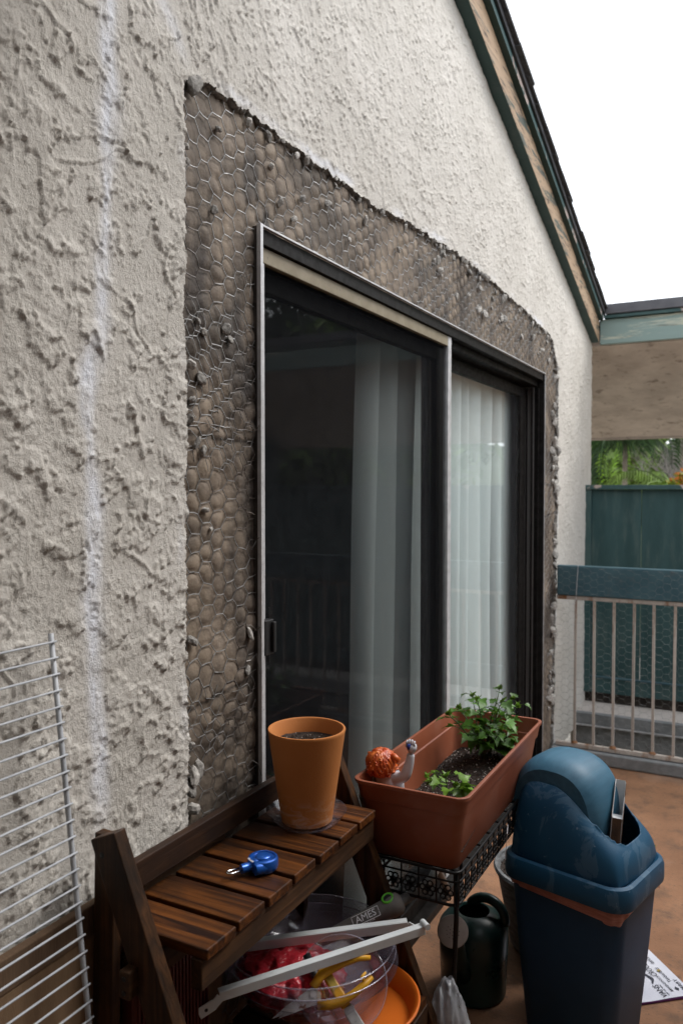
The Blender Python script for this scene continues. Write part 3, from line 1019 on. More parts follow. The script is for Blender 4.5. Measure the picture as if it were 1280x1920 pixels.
RY = 4.365
rail = empty('balcony_railing', (1.0, RY, 0), label='white rusty balcony railing with wide blue-green top rail and chicken wire', cat='railing')
mb = MB(); mb.box((.022, RY - .020, .888), (2.2, RY + .022, 1.050)); mb.build('top_rail', M['teal_rail'], rail, bevel=.006)
mb = MB(); mb.box((.02, RY - .012, .866), (2.2, RY + .012, .8875)); mb.build('upper_channel', M['rust_white'], rail, bevel=.002)
mb = MB(); mb.box((.02, RY - .013, .070), (2.2, RY + .013, .092)); mb.build('bottom_channel', M['rust_white'], rail, bevel=.002)
mb = MB(); mb.box((-.0065, -.0065, 0), (.0065, .0065, .774)); bal = mb.mesh('baluster', M['rust_white'])
for k in range(21):
    o = link('baluster', bal, rail, Vector((.117 + .0988 * k, RY, .092)) - wloc(rail))
    o.rotation_euler = (0, random.uniform(-.004, .004), 0)
M['rust'] = mat('rust', (.16, .07, .03), (.30, .15, .07), scale=60, rough=.9, bump=.002)
for k in (0, 2, 4):
    mb = MB(); mb.lathe([(.0001, .014), (.010, .012), (.018, .002), (.019, 0)], 12, (.117 + .0988 * k, RY, .0915)); mb.build('rust_patch', M['rust'], rail, smooth=True)
mb = MB(); t = .1335
mb.tube([(t, RY - .024, 1.054), (t, RY + .026, 1.054), (t - .006, RY + .026, .880), (t - .010, RY - .024, .870)], .0016, 6, closed=True)
mb.tube([(t - .010, RY - .025, .870), (t - .016, RY - .034, .855), (t - .012, RY - .03, .845)], .0012, 5)
mb.build('cable_tie', M['silver'], rail)


def chicken(x0, x1, z0, z1, y, R, seed):
    rng = random.Random(seed); mb = MB(); Hh = R * 1.6; seen = {}
    def nd(p):
        k = (round(p[0] * 1000), round(p[1] * 1000))
        if k not in seen: seen[k] = (p[0] + rng.uniform(-.003, .003), y + rng.uniform(-.004, .004), p[1] + rng.uniform(-.003, .003))
        return seen[k]
    for i in range(int(x0 / (1.5 * R)), int(x1 / (1.5 * R)) + 1):
        for j in range(int(z0 / Hh), int(z1 / Hh) + 1):
            cx, cz = i * 1.5 * R, j * Hh + (i % 2) * Hh / 2
            a_, b__, c__, d__ = (cx - R / 2, cz + Hh / 2), (cx + R / 2, cz + Hh / 2), (cx + R, cz), (cx + R / 2, cz - Hh / 2)
            for p, q, r in ((a_, b__, .0006), (b__, c__, .0004), (c__, d__, .0004)):
                mb.tube([nd(p), nd(q)], r, 3, caps=False)
    return mb


chicken(.03, 1.0, .08, 1.0, RY - .026, .024, 5).build('chicken_wire', M['wire'], rail)['kind'] = 'stuff'
curb = MB(); curb.box((-.0, RY - .045, .001), (2.2, RY + .06, .066))
tag(curb.build('concrete_curb', M['curb'], None, bevel=.008), 'low grey concrete curb under the balcony railing', 'curb')

# ------------------------------------------------------------------ greenery behind
def leafmat(name, a, b, c=None):
    m, n, l, bs = _nodes(name)
    g = n.new('ShaderNodeNewGeometry')
    v = _coord(n, l)
    col = _ramp(n, l, _noise(n, l, v, 2.5, 5), [(.3, a), (.7, b)])
    if c: col = _mixc(n, l, _ramp(n, l, g.outputs['Random Per Island'], [(.72, (0, 0, 0)), (.76, (1, 1, 1))]), col, c)
    hs = n.new('ShaderNodeHueSaturation'); mr = n.new('ShaderNodeMapRange')
    mr.inputs['To Min'].default_value = .55; mr.inputs['To Max'].default_value = 1.45
    l.new(g.outputs['Random Per Island'], mr.inputs['Value']); l.new(mr.outputs[0], hs.inputs['Value']); l.new(col, hs.inputs['Color'])
    l.new(hs.outputs[0], bs.inputs['Base Color'])
    bs.inputs['Roughness'].default_value = .55
    tl = n.new('ShaderNodeBsdfTranslucent'); l.new(hs.outputs[0], tl.inputs[0])
    mx = n.new('ShaderNodeMixShader'); mx.inputs[0].default_value = .3
    out = [k for k in n if k.type == 'OUTPUT_MATERIAL'][0]
    l.new(bs.outputs[0], mx.inputs[1]); l.new(tl.outputs[0], mx.inputs[2]); l.new(mx.outputs[0], out.inputs[0])
    return m


M['lf_bright'] = leafmat('bright_leaf', (.18, .33, .02), (.30, .50, .05))
M['lf_mid'] = leafmat('mid_leaf', (.10, .17, .025), (.18, .27, .05))
M['lf_dark'] = leafmat('dark_leaf', (.02, .05, .016), (.05, .10, .03))
M['lf_yellow'] = leafmat('yellow_green_leaf', (.16, .17, .01), (.25, .22, .015), (.42, .13, .03))
M['twig'] = mat('grey_twig', (.26, .23, .22), (.40, .36, .35), scale=20, rough=.9)
M['bark'] = mat('bark', (.14, .11, .08), (.24, .20, .15), scale=14, rough=.95, bump=.01, bscale=30)


def leaf_cloud(c, rad, n, size, rng, droop=0.0, aspect=3.0, shell=.55):
    v = []; f = []
    for k in range(n):
        while True:
            p = Vector((rng.uniform(-1, 1), rng.uniform(-1, 1), rng.uniform(-1, 1)))
            if shell * rng.random() < p.length <= 1: break
        nn = .75 + .5 * math.sin(p.x * 5 + c[0]) * math.sin(p.y * 4 + 1) * math.sin(p.z * 6 + 2)
        p = Vector((p.x * rad[0] * nn, p.y * rad[1] * nn, p.z * rad[2] * nn))
        d = Vector((rng.uniform(-1, 1), rng.uniform(-1, 1), rng.uniform(-1, .6) - droop)).normalized()
        s = d.orthogonal().normalized()
        s = Matrix.Rotation(rng.uniform(0, 6.3), 3, d) @ s
        L = size * rng.uniform(.6, 1.3); W = L / aspect / 2
        o = Vector(c) + p; b = len(v)
        v += [o, o + d * L * .45 + s * W, o + d * L, o + d * L * .45 - s * W]
        f.append((b, b + 1, b + 2, b + 3))
    return v, f


def tree(name, label, cat, base, crowns, leaf, size, n, seed, droop=0.0, aspect=3.0, trunk=.06, group='trees and shrubs beyond the fence'):
    rng = random.Random(seed)
    t = empty(name, base, 0, label, cat, group)
    V, Fc = [], []
    tr = MB()
    B = Vector(base)
    top = Vector((sum(c[0][0] for c in crowns) / len(crowns), sum(c[0][1] for c in crowns) / len(crowns), min(c[0][2] for c in crowns)))
    mid = B.lerp(top, .5) + Vector((rng.uniform(-.1, .1), rng.uniform(-.1, .1), 0))
    tr.tube([B, mid, top], [trunk, trunk * .8, trunk * .6], 8)
    for (c, r) in crowns:
        v, f = leaf_cloud(c, r, n, size, rng, droop, aspect)
        b = len(V); V += v; Fc += [[i + b for i in q] for q in f]
        for k in range(4):
            e = Vector(c) + Vector((rng.uniform(-.6, .6) * r[0], rng.uniform(-.6, .6) * r[1], rng.uniform(0, .7) * r[2]))
            tr.tube([top, top.lerp(e, .5) + Vector((0, 0, .1 * r[2])), e], [trunk * .5, trunk * .3, trunk * .12], 5)
    tr.build('trunk', M['bark'], t, smooth=True)
    cm = MB(); cm.v, cm.f, cm.m = V, Fc, [0] * len(Fc)
    cm.build('crown', leaf, t)
    return t


def palm(name, label, base, h, n, L, leaf, seed, width=.5, group='trees and shrubs beyond the fence'):
    rng = random.Random(seed)
    t = empty(name, base, 0, label, 'palm', group)
    B = Vector(base); top = B + Vector((.1, 0, h))
    tr = MB(); tr.tube([B, B.lerp(top, .5) + Vector((.05, 0, 0)), top], [.05, .035, .03], 8); tr.build('trunk', M['bark'], t, smooth=True)
    cm = MB()
    for k in range(n):
        a = 2 * PI * k / n + rng.uniform(-.2, .2); el = rng.uniform(.1, 1.2)
        d = Vector((math.cos(a), math.sin(a), 0)); pts = []
        p = top.copy(); ang = el
        for s in range(9):
            pts.append(p.copy()); p = p + (d * math.cos(ang) + Vector((0, 0, math.sin(ang)))) * L / 8; ang -= .32
        cm.tube(pts, [.012, .011, .01, .009, .008, .007, .006, .005, .004], 4)
        side = d.cross(Vector((0, 0, 1)))
        for s in range(1, 9):
            for q in range(4):
                o = pts[s - 1].lerp(pts[s], q / 4)
                for sg in (-1, 1):
                    ll = width * L * .42 * (1 - (s / 11)) * rng.uniform(.8, 1.1)
                    tip = o + side * sg * ll * .75 + Vector((0, 0, -ll * .75)) + d * ll * .4
                    m_ = o.lerp(tip, .4) + Vector((0, 0, .03))
                    w = Vector((0, 0, .011)) + d * .010
                    cm.add([o, m_ - w, tip, m_ + w], [(0, 1, 2, 3)])
    cm.build('crown', leaf, t)
    return t


palm('palm_tree', 'dark drooping palm with a thin pale trunk beside the house corner', (-.62, 10.4, -3), 5.15, 16, 1.5, M['lf_dark'], 21, .8)
palm('palm_tree', 'bright green feathery palm standing behind the dark palm', (-.15, 12.6, -3), 5.5, 22, 2.2, M['lf_bright'], 22, .6)
palm('palm_tree', 'mid green low palm just above the middle of the fence top', (-.02, 9.8, -3), 4.35, 18, 1.1, M['lf_mid'], 25, .7)
tree('shrub', 'loose olive green shrub between the palms above the fence', 'shrub', (-.42, 11.4, -3), [((-.42, 11.4, 1.5), (.4, .5, .45)), ((-.1, 11.8, 1.3), (.4, .4, .4))], M['lf_mid'], .12, 1500, 31, aspect=4)
tree('flowering_shrub', 'yellow and orange leaved shrub above the fence at the right edge', 'shrub', (.30, 9.3, -3), [((.34, 9.3, 1.50), (.28, .3, .20)), ((.52, 9.5, 1.62), (.3, .3, .22))], M['lf_yellow'], .07, 900, 33, aspect=1.8)
tree('tree', 'dark evergreen tree standing behind the bare twigs', 'tree', (.9, 15, -3), [((.55, 15, 2.1), (1.3, 1.2, .75)), ((1.7, 15.5, 2.6), (1.3, 1.2, 1.1)), ((.5, 14.5, 1.1), (1.0, 1.0, .6))], M['lf_dark'], .22, 2600, 35, aspect=2)
tree('tree', 'broad bushy tree far behind the palms', 'tree', (-2.4, 17, -3), [((-2.4, 17, 2.2), (1.8, 1.5, 1.4)), ((-1.2, 18, 1.6), (1.6, 1.5, 1.3)), ((0, 18, 1.0), (1.6, 1.2, 1.2))], M['lf_mid'], .25, 2600, 36, aspect=2)
for k, (x, y, r, lb) in enumerate(((4.2, 11.5, 1.7, 'tree reflected in the door glass, nearest the neighbouring roof'), (7.5, 13, 2.1, 'tree reflected in the door glass, farther along the slope'))):
    tree('tree', 'green ' + lb, 'tree', (x, y, -3), [((x, y, 2.6), (r * 1.5, r, r * 1.5)), ((x + 1.2, y + .5, 1.2), (r, r, r * .9)), ((x - .6, y + .5, 4.2), (r * 1.3, r, r))], M['lf_dark' if k else 'lf_mid'], .3, 2600, 40 + k, aspect=2)
tw = empty('bare_shrub', (.25, 10.6, -3), 0, 'bare grey twiggy shrub rising above the fence on the right', 'shrub', 'trees and shrubs beyond the fence')
rng = random.Random(77)
twm = MB(); twm.tube([(.25, 10.6, -3), (.28, 10.6, 0), (.22, 10.6, 1.35)], [.06, .05, .035], 7); twm.build('stem', M['twig'], tw)


def twig(mb, p, d, L, r, lev):
    pts = [p]
    for s in range(4):
        d = (d + Vector((rng.uniform(-.25, .25), rng.uniform(-.25, .25), rng.uniform(-.1, .25)))).normalized()
        pts.append(pts[-1] + d * L / 4)
    mb.tube(pts, [r, r * .85, r * .7, r * .55, r * .4], 4)
    if lev:
        for q in range(4):
            twig(mb, pts[rng.choice((1, 2, 3, 4))], (d + Vector((rng.uniform(-.9, .9), rng.uniform(-.9, .9), rng.uniform(-.2, .6)))).normalized(), L * .62, r * .5, lev - 1)


for k in range(9):
    br = MB(); twig(br, Vector((.23, 10.6, 1.3)), Vector((rng.uniform(-.8, .8), rng.uniform(-.6, .6), rng.uniform(.3, 1))).normalized(), .55, .016, 3)
    br.build('branch', M['twig'], tw)
# wooded hillside far behind
M['hill'] = mat('hill_scrub', (.02, .035, .012), (.06, .08, .03), scale=1.2, detail=9, rough=1, bump=.3, bscale=3)
mb = MB()
mb.grid(lambda u, v: (-40 + u * 110, 22 + v * 40, -3 + 7.5 * (v ** .7) + 1.0 * math.sin(u * 31) * math.sin(v * 7 + u * 9)), 60, 24)
tag(mb.build('hillside', M['hill'], None, smooth=True), kind='structure')

# ------------------------------------------------------------------ wire rack and carton against the wall
M['rack'] = mat('white_coated_wire', (.36, .38, .41), (.46, .48, .51), scale=30, rough=.45, third=(.33, .20, .07), tscale=25, tlo=.68, thi=.71)
rack = empty('wire_rack', (.12, .6, .30), label='white wire shelf panel leaning upright against the stucco at the left edge', cat='wire shelf')


def rack_x(z): return .034 + (1.234 - z) * .123


mb = MB(); mb.tube([(rack_x(z) - .004, .878, z) for z in (1.240, 1.0, .7, .42)], .0042, 8); mb.build('upright', M['rack'], rack, smooth=True)
mb = MB(); mb.tube([(rack_x(z) - .004, .30, z) for z in (1.240, 1.0, .7, .42)], .0042, 8); mb.build('upright', M['rack'], rack, smooth=True)
for k in range(33):
    z = 1.228 - .0248 * k
    mb = MB(); mb.tube([(rack_x(z) + .002, .26, z + .0004 * math.sin(k)), (rack_x(z) + .002, .6, z + .0012 * math.sin(k * 1.7)), (rack_x(z) + .002, .8825, z)], .0017, 6)
    mb.build('rung', M['rack'], rack, smooth=True)

M['card'] = mat('cardboard', (.20, .125, .07), (.27, .175, .10), scale=5, rough=.9, bump=.001, bscale=120, stretch=(1, 6, 1))
M['card_dark'] = mat('cardboard_inner', (.105, .062, .036), (.145, .09, .052), scale=30, rough=.9, stretch=(1, 20, 1))
box = empty('cardboard_carton', (.05, .6, 0), label='brown cardboard carton against the wall behind the wire shelf', cat='carton')
mb = MB(); mb.box((.013, .25, .001), (.0265, 1.32, .722)); mb.build('carton_body', M['card'], box, bevel=.003)
mb = MB(); mb.box((.012, .24, .7225), (.0285, 1.33, .775)); mb.build('carton_flap', M['card_dark'], box, bevel=.002)
mb = MB(); mb.box((.0267, .25, .52), (.0285, 1.32, .62)); mb.build('carton_flap', M['card'], box, bevel=.0015)

# ------------------------------------------------------------------ the folding wooden plant stand
M['slat'] = wood('stained_slat_wood', (.013, .004, .002), (.135, .044, .009), 'X', rough=.45, grey=(.018, .009, .005), vary=.25)
M['railwood'] = wood('stained_rail_wood', (.030, .014, .007), (.10, .047, .020), 'Y', rough=.55, grey=(.03, .018, .012), vary=.15)
M['darkwood'] = wood('dark_stained_wood', (.018, .010, .007), (.055, .027, .015), 'Y', rough=.5, grey=(.02, .012, .01), vary=.1)
M['legwood'] = wood('stained_leg_wood', (.014, .007, .004), (.085, .036, .013), 'Z', rough=.5, grey=(.014, .008, .005), vary=.15)
M['screw'] = mat('dark_screw', (.02, .02, .02), (.04, .04, .04), rough=.4, metal=.8)
stand = empty('plant_stand', (.15, 1.29, 0), label='brown slatted wooden plant stand with folding legs beside the door', cat='plant stand')
ZS = .745


def legx(z): return .085 + .43 * (.915 - z)


SL_Y = [.985 + .0895 * k for k in range(7)]
sm = MB(); sm.box((-.105, 0, -.018), (.105, .078, 0)); slm = sm.mesh('slat', M['slat'])
for k, y in enumerate(SL_Y):
    o = link('slat', slm, stand, Vector((.138 + random.uniform(-.002, .003), y, ZS + random.uniform(-.0005, .001))) - wloc(stand))
    o.rotation_euler = (0, 0, random.uniform(-.008, .008))
    m = o.modifiers.new('bevel', 'BEVEL'); m.width = .0025; m.segments = 2
mb = MB(); mb.box((.214, .982, ZS - .068), (.236, 1.606, ZS - .0185)); mb.build('front_rail', M['railwood'], stand, bevel=.002)
mb = MB(); mb.box((.030, .982, ZS - .068), (.048, 1.606, ZS - .0185)); mb.build('rear_rail', M['railwood'], stand, bevel=.002)
mb = MB(); mb.box((.030, .975, .765), (.048, 1.60, .815)); mb.build('back_rest_rail', M['darkwood'], stand, bevel=.002)
mb = MB(); mb.box((.0295, 1.0, .60), (.0475, 1.60, .66)); mb.build('lower_back_rail', M['railwood'], stand, bevel=.002)
mb = MB(); mb.box((.138, .905, ZS - .062), (.158, 1.64, ZS - .0187)); mb.build('cross_bar', M['railwood'], stand, bevel=.002)
for (y, side) in ((.938, 0), (1.616, 1)):
    mb = MB(); mb.bar((legx(.915), y, .915), (legx(.0), y, .0), .026, .054, (1, 0, 0)); mb.build('front_leg', M['legwood'], stand, bevel=.002)
    y2 = y + (.028 if side == 0 else -.028)
    mb = MB(); mb.bar((.060, y2, .900), (.034, y2, .0), .020, .042, (1, 0, 0)); mb.build('rear_leg', M['legwood'], stand, bevel=.002)
    mb = MB(); mb.lathe([(.0001, .004), (.005, .003), (.006, 0)], 10, M=Matrix.Translation((.085, y - .0102, .885)) @ Matrix.Rotation(PI / 2, 4, 'X')); mb.build('bolt', M['screw'], stand)
for dz in (-.030, -.052):
    mb = MB(); mb.lathe([(.0001, .001), (.0035, .001), (.004, 0)], 10, M=Matrix.Translation((.148, .9048, ZS + dz)) @ Matrix.Rotation(PI / 2, 4, 'X')); mb.build('screw_hole', M['screw'], stand)
ZL = .355
sm2 = MB(); sm2.box((-.165, 0, -.018), (.165, .078, 0)); slm2 = sm2.mesh('lower_slat', M['slat'])
for k in range(7):
    o = link('lower_slat', slm2, stand, Vector((.20, .985 + .0895 * k, ZL)) - wloc(stand))
mb = MB(); mb.box((.345, .982, ZL - .068), (.367, 1.606, ZL - .0185)); mb.build('lower_front_rail', M['railwood'], stand, bevel=.002)
mb = MB(); mb.box((.05, .982, ZL - .068), (.068, 1.606, ZL - .0185)); mb.build('lower_rear_rail', M['railwood'], stand, bevel=.002)

# ------------------------------------------------------------------ terracotta pot on a clear saucer
def terracotta():
    m, n, l, b = _nodes('terracotta')
    v = _coord(n, l)
    col = _ramp(n, l, _noise(n, l, v, 7, 7), [(.3, (.44, .150, .032)), (.7, (.52, .195, .050))])
    w = _noise(n, l, _coord(n, l, (1, 1, 2.2)), 24, 7, .6, 1.6)
    g = n.new('ShaderNodeSeparateXYZ'); l.new(_coord(n, l), g.inputs[0])
    mr = n.new('ShaderNodeMapRange'); mr.inputs['From Min'].default_value = .075; mr.inputs['From Max'].default_value = .02
    l.new(g.outputs['Z'], mr.inputs['Value'])
    mu = n.new('ShaderNodeMath'); mu.operation = 'MULTIPLY'
    rr = _ramp(n, l, w, [(.46, (0, 0, 0)), (.62, (.8, .8, .8))])
    l.new(rr, mu.inputs[0]); l.new(mr.outputs[0], mu.inputs[1])
    col = _mixc(n, l, mu.outputs[0], col, (.55, .33, .22))
    l.new(col, b.inputs['Base Color']); b.inputs['Roughness'].default_value = .75
    _bump(n, l, b, _noise(n, l, v, 260, 3), .0004)
    return m


M['terra'] = terracotta()


def soil_mat():
    m, n, l, b = _nodes('potting_soil')
    v = _coord(n, l)
    col = _ramp(n, l, _noise(n, l, v, 60, 7, .7), [(.3, (.012, .008, .006)), (.7, (.045, .028, .020))])
    vo = n.new('ShaderNodeTexVoronoi'); vo.inputs['Scale'].default_value = 150; l.new(v, vo.inputs['Vector'])
    sp = n.new('ShaderNodeMath'); sp.operation = 'LESS_THAN'; sp.inputs[1].default_value = .20
    l.new(vo.outputs['Distance'], sp.inputs[0])
    sel = n.new('ShaderNodeSeparateColor'); l.new(vo.outputs['Color'], sel.inputs[0])
    s2 = n.new('ShaderNodeMath'); s2.operation = 'GREATER_THAN'; s2.inputs[1].default_value = .62; l.new(sel.outputs[0], s2.inputs[0])
    mu = n.new('ShaderNodeMath'); mu.operation = 'MULTIPLY'; l.new(sp.outputs[0], mu.inputs[0]); l.new(s2.outputs[0], mu.inputs[1])
    col = _mixc(n, l, mu.outputs[0], col, (.45, .40, .36))
    l.new(col, b.inputs['Base Color']); b.inputs['Roughness'].default_value = .9
    _bump(n, l, b, _noise(n, l, v, 110, 6, .65), .006)
    return m


M['soil'] = soil_mat()
PX, PYY, PZ0 = .142, 1.468, ZS + .0075
M['clear'] = clear_mat('clear_plastic', (.95, .94, .98), base=.05, rough=.12, haze=.10, hcol=(.62, .60, .72))
sau = MB(); sau.lathe([(.0001, .0012), (.055, .0012), (.066, .003), (.078, .017), (.084, .027), (.0855, .028)], 48, (PX, PYY, ZS + .002))
so = sau.build('clear_saucer', M['clear'], None, smooth=True)
tag(so, 'clear plastic saucer under the terracotta pot on the plant stand', 'saucer')
pot = empty('terracotta_pot', (PX, PYY, PZ0), label='orange terracotta pot standing on the wooden plant stand', cat='pot')
mb = MB()
mb.lathe([(.0001, .0), (.052, .0), (.0545, .002), (.0825, .192), (.0835, .196), (.0825, .1985), (.0785, .1985), (.0765, .196), (.0700, .150), (.050, .012), (.0001, .011)], 64, (PX, PYY, PZ0))
mb.build('pot_body', M['terra'], pot, autosmooth=True)


def soil(name, parent, fn, nu, nv):
    mb = MB(); mb.grid(fn, nu, nv)
    return mb.build(name, M['soil'], parent, smooth=True)


rs = random.Random(5)
mb = MB()
N_ = 14
def psoil(u, v):
    r = u * .0735; a = v * 2 * PI
    x, y = r * math.cos(a), r * math.sin(a)
    return (PX + x, PYY + y, PZ0 + .158 + .004 * float(fbm(np.float32(x * 90), np.float32(y * 90), 3, 7)) + .010 * u * u)
soil('soil', pot, psoil, 12, 36)


def crumbs(name, parent, pts, smin, smax, m, seed):
    rng = random.Random(seed); mb = MB()
    for p in pts:
        s = rng.uniform(smin, smax)
        vs = [Vector((rng.uniform(.6, 1.2) * s * d[0], rng.uniform(.6, 1.2) * s * d[1], rng.uniform(.5, 1.0) * s * d[2])) + Vector(p) for d in ((1, 0, 0), (-1, 0, 0), (0, 1, 0), (0, -1, 0), (0, 0, 1), (0, 0, -1))]
        mb.add(vs, [(0, 2, 4), (2, 1, 4), (1, 3, 4), (3, 0, 4), (2, 0, 5), (1, 2, 5), (3, 1, 5), (0, 3, 5)])
    o = mb.build(name, m, parent); o['kind'] = 'stuff'
    return o


M['bark_bit'] = mat('soil_bits', (.012, .008, .006), (.06, .036, .024), scale=80, rough=.9)
M['perlite'] = mat('perlite', (.50, .46, .42), (.66, .62, .58), scale=80, rough=.9)
crumbs('soil_bits', pot, [psoil(math.sqrt(rs.random()) * .93, rs.random()) for _ in range(260)], .0015, .005, M['bark_bit'], 3)
crumbs('perlite', pot, [psoil(math.sqrt(rs.random()) * .93, rs.random()) for _ in range(26)], .001, .0024, M['perlite'], 4)

# ------------------------------------------------------------------ blue key reel
M['blue_metal'] = mat('blue_lacquer', (.004, .085, .42), (.008, .11, .50), scale=10, rough=.28, metal=.45, spec=.6, coat=.4)
M['chrome'] = mat('chrome', (.70, .70, .72), (.8, .8, .82), scale=10, rough=.12, metal=1.0)
M['white_print'] = mat('white_print', (.72, .72, .74), (.8, .8, .82), scale=10, rough=.6)
RXX, RYY, RZ0 = .176, 1.246, ZS + .0015
reel = empty('key_reel', (RXX, RYY, RZ0), label='blue metal retractable reel with silver clip lying on the slats', cat='key reel')
mb = MB(); mb.lathe([(.0001, 0), (.024, 0), (.0275, .003), (.029, .009), (.029, .019), (.0275, .0235), (.0245, .025), (.0225, .0245), (.0215, .0225), (.0001, .0225)], 48, (RXX, RYY, RZ0))
mb.build('reel_body', M['blue_metal'], reel, autosmooth=True)
mb = MB(); mb.lathe([(.0155, .0222), (.0155, .0245), (.013, .0268), (.007, .0282), (.0001, .0286)], 40, (RXX, RYY, RZ0)); mb.build('button', M['blue_metal'], reel, smooth=True)
dirn = Vector((-.46, -.89, 0)).normalized(); sidn = Vector((dirn.y, -dirn.x, 0))
ctr = Vector((RXX, RYY, RZ0 + .0125))
mb = MB(); mb.tube([ctr + dirn * d for d in (.014, .026, .030, .036, .046)], [.0125, .0115, .0085, .0088, .0086], 20); mb.build('neck', M['blue_metal'], reel, autosmooth=True)
c2 = ctr - sidn * .017
if (c2 - ctr).x < 0: c2 = ctr + sidn * .017
mb = MB(); mb.tube([c2 + dirn * d for d in (-.006, .012, .024, .027)], [.0115, .0115, .011, .010], 20); mb.build('cord_outlet', M['blue_metal'], reel, autosmooth=True)
mb = MB(); p0 = ctr + dirn * .044
loop = []
for k in range(22):
    a = -PI / 2 + PI * k / 21
    loop.append(p0 + dirn * (.024 + .0065 * math.cos(a)) + sidn * (.0062 * math.sin(a)))
mb.tube([p0 + sidn * -.0055] + loop + [p0 + sidn * .0055 + dirn * .004], .0021, 10); mb.build('clip', M['chrome'], reel, smooth=True)


def text(name, body, size, origin, xd, yd, m, parent, ext=.0003, align='CENTER', italic=0.0, scale=(1, 1)):
    cu = bpy.data.curves.new(name, 'FONT'); cu.body = body; cu.size = size; cu.extrude = ext; cu.align_x = align; cu.align_y = 'CENTER'
    cu.shear = italic; cu.materials.append(m); cu.resolution_u = 3
    tmp = bpy.data.objects.new(name, cu); COL.objects.link(tmp)
    bpy.context.view_layer.update()
    me = bpy.data.meshes.new_from_object(tmp.evaluated_get(bpy.context.evaluated_depsgraph_get()))
    bpy.data.objects.remove(tmp)
    if not me.materials: me.materials.append(m)
    o = bpy.data.objects.new(name, me); COL.objects.link(o)
    xd, yd = Vector(xd).normalized(), Vector(yd).normalized(); zd = xd.cross(yd).normalized(); yd = zd.cross(xd)
    Mx = Matrix(((xd.x, yd.x, zd.x, origin[0]), (xd.y, yd.y, zd.y, origin[1]), (xd.z, yd.z, zd.z, origin[2]), (0, 0, 0, 1)))
    Mx = Mx @ Matrix.Diagonal((scale[0], scale[1], 1, 1))
    if parent is not None:
        o.parent = parent
        Mx = Matrix.Translation(-wloc(parent)) @ Mx
    o.matrix_basis = Mx
    return o


tp = ctr + dirn * .027 + Vector((0, 0, .0122)) - sidn * .001
text('lettering', 'Health', .0075, tp, -sidn if sidn.x < 0 else sidn, -dirn, M['white_print'], reel)

# ------------------------------------------------------------------ long planter on its wire stand
M['plas_terra'] = mat('terracotta_plastic', (.235, .066, .030), (.285, .088, .044), scale=4, rough=.48, rvar=.08, third=(.33, .15, .10), tscale=7, tlo=.52, thi=.85, bump=.0002, bscale=200)
PC = (.300, 1.985)
planter = empty('window_box_planter', (PC[0], PC[1], .61), label='long terracotta coloured plastic planter box with soil in front of the door', cat='planter')
mb = MB()
outer = [(.610, .104, .308, .020), (.614, .107, .311, .022), (.742, .1265, .331, .026), (.744, .1305, .335, .026), (.778, .1365, .341, .028), (.780, .1405, .345, .028), (.787, .1405, .345, .028), (.788, .1385, .343, .026),
         (.787, .1325, .337, .024), (.746, .1255, .330, .023), (.744, .1215, .326, .022), (.622, .101, .305, .018)]
mb.loft([rrect(hx, hy, r, 6, z, PC) for (z, hx, hy, r) in outer], cap0=True, cap1=True)
mb.build('planter_box', M['plas_terra'], planter, autosmooth=True)


def pl_soil(u, v):
    x = PC[0] - .116 + u * .232; y = PC[1] - .30 + v * .62
    hgt = .650 + .046 * math.exp(-((x - .345) / .13) ** 2) * (1 / (1 + math.exp(-(y - 1.80 + (x - .33) * .3) / .03))) + .012 * (1 / (1 + math.exp(-(y - 2.1) / .03)))
    hgt += .008 * float(fbm(np.float32(x * 28), np.float32(y * 28), 4, 9))
    return (x, y, hgt)


soil('soil', planter, pl_soil, 40, 90)
crumbs('soil_bits', planter, [pl_soil(rs.uniform(.02, .98), rs.uniform(.2, .98)) for _ in range(1500)], .002, .0065, M['bark_bit'], 8)
crumbs('perlite', planter, [tuple(Vector(pl_soil(rs.uniform(.02, .98), rs.uniform(.22, .98))) + Vector((0, 0, .003))) for _ in range(330)], .001, .0026, M['perlite'], 9)

M['black_wire'] = mat('black_powder_coat', (.004, .004, .0045), (.008, .008, .009), scale=30, rough=.45, rvar=.1, spec=.3)
pst = empty('wire_plant_stand', (PC[0], PC[1], 0), label='black wire plant stand with flower pattern band carrying the long planter', cat='wire stand')


def ring(z, hx, hy, r, rr=.02):
    m_ = MB(); m_.tube(rrect(hx, hy, rr, 4, z, PC), r, 6, closed=True); return m_


ring(.612, .118, .326, .0035).build('upper_ring', M['black_wire'], pst, smooth=True)
ring(.590, .116, .324, .0022).build('middle_ring', M['black_wire'], pst, smooth=True)
ring(.535, .112, .320, .0035).build('lower_ring', M['black_wire'], pst, smooth=True)
for k in range(9):
    y = PC[1] - .30 + .075 * k
    mb = MB(); mb.tube([(PC[0] - .112, y, .6055), (PC[0] + .112, y, .6055)], .0022, 6); mb.build('cross_wire', M['black_wire'], pst)
fl = MB()
for k in range(6):
    a = 2 * PI * k / 6
    c = (.0125 * math.cos(a), .0125 * math.sin(a))
    fl.tube([(c[0] + .0062 * math.cos(q * PI / 4), c[1] + .0062 * math.sin(q * PI / 4), 0) for q in range(8)], .0019, 4, closed=True)
fl.tube([(.0055 * math.cos(q * PI / 4), .0055 * math.sin(q * PI / 4), 0) for q in range(8)], .002, 4, closed=True)
fl.disc(.0045, 8, (0, 0, 0))
flm = fl.mesh('flower_ornament', M['black_wire'])
def ornament(p, rot):
    o = link('flower_ornament', flm, pst, Vector(p) - wloc(pst)); o.rotation_euler = rot
for k in range(5):
    for sy in (-1, 1): ornament((PC[0] - .085 + .0425 * k, PC[1] + sy * .322, .563), (PI / 2, 0, 0))
for k in range(15):
    for sx in (-1, 1): ornament((PC[0] + sx * .114, PC[1] - .298 + .0426 * k, .563), (PI / 2, 0, PI / 2))
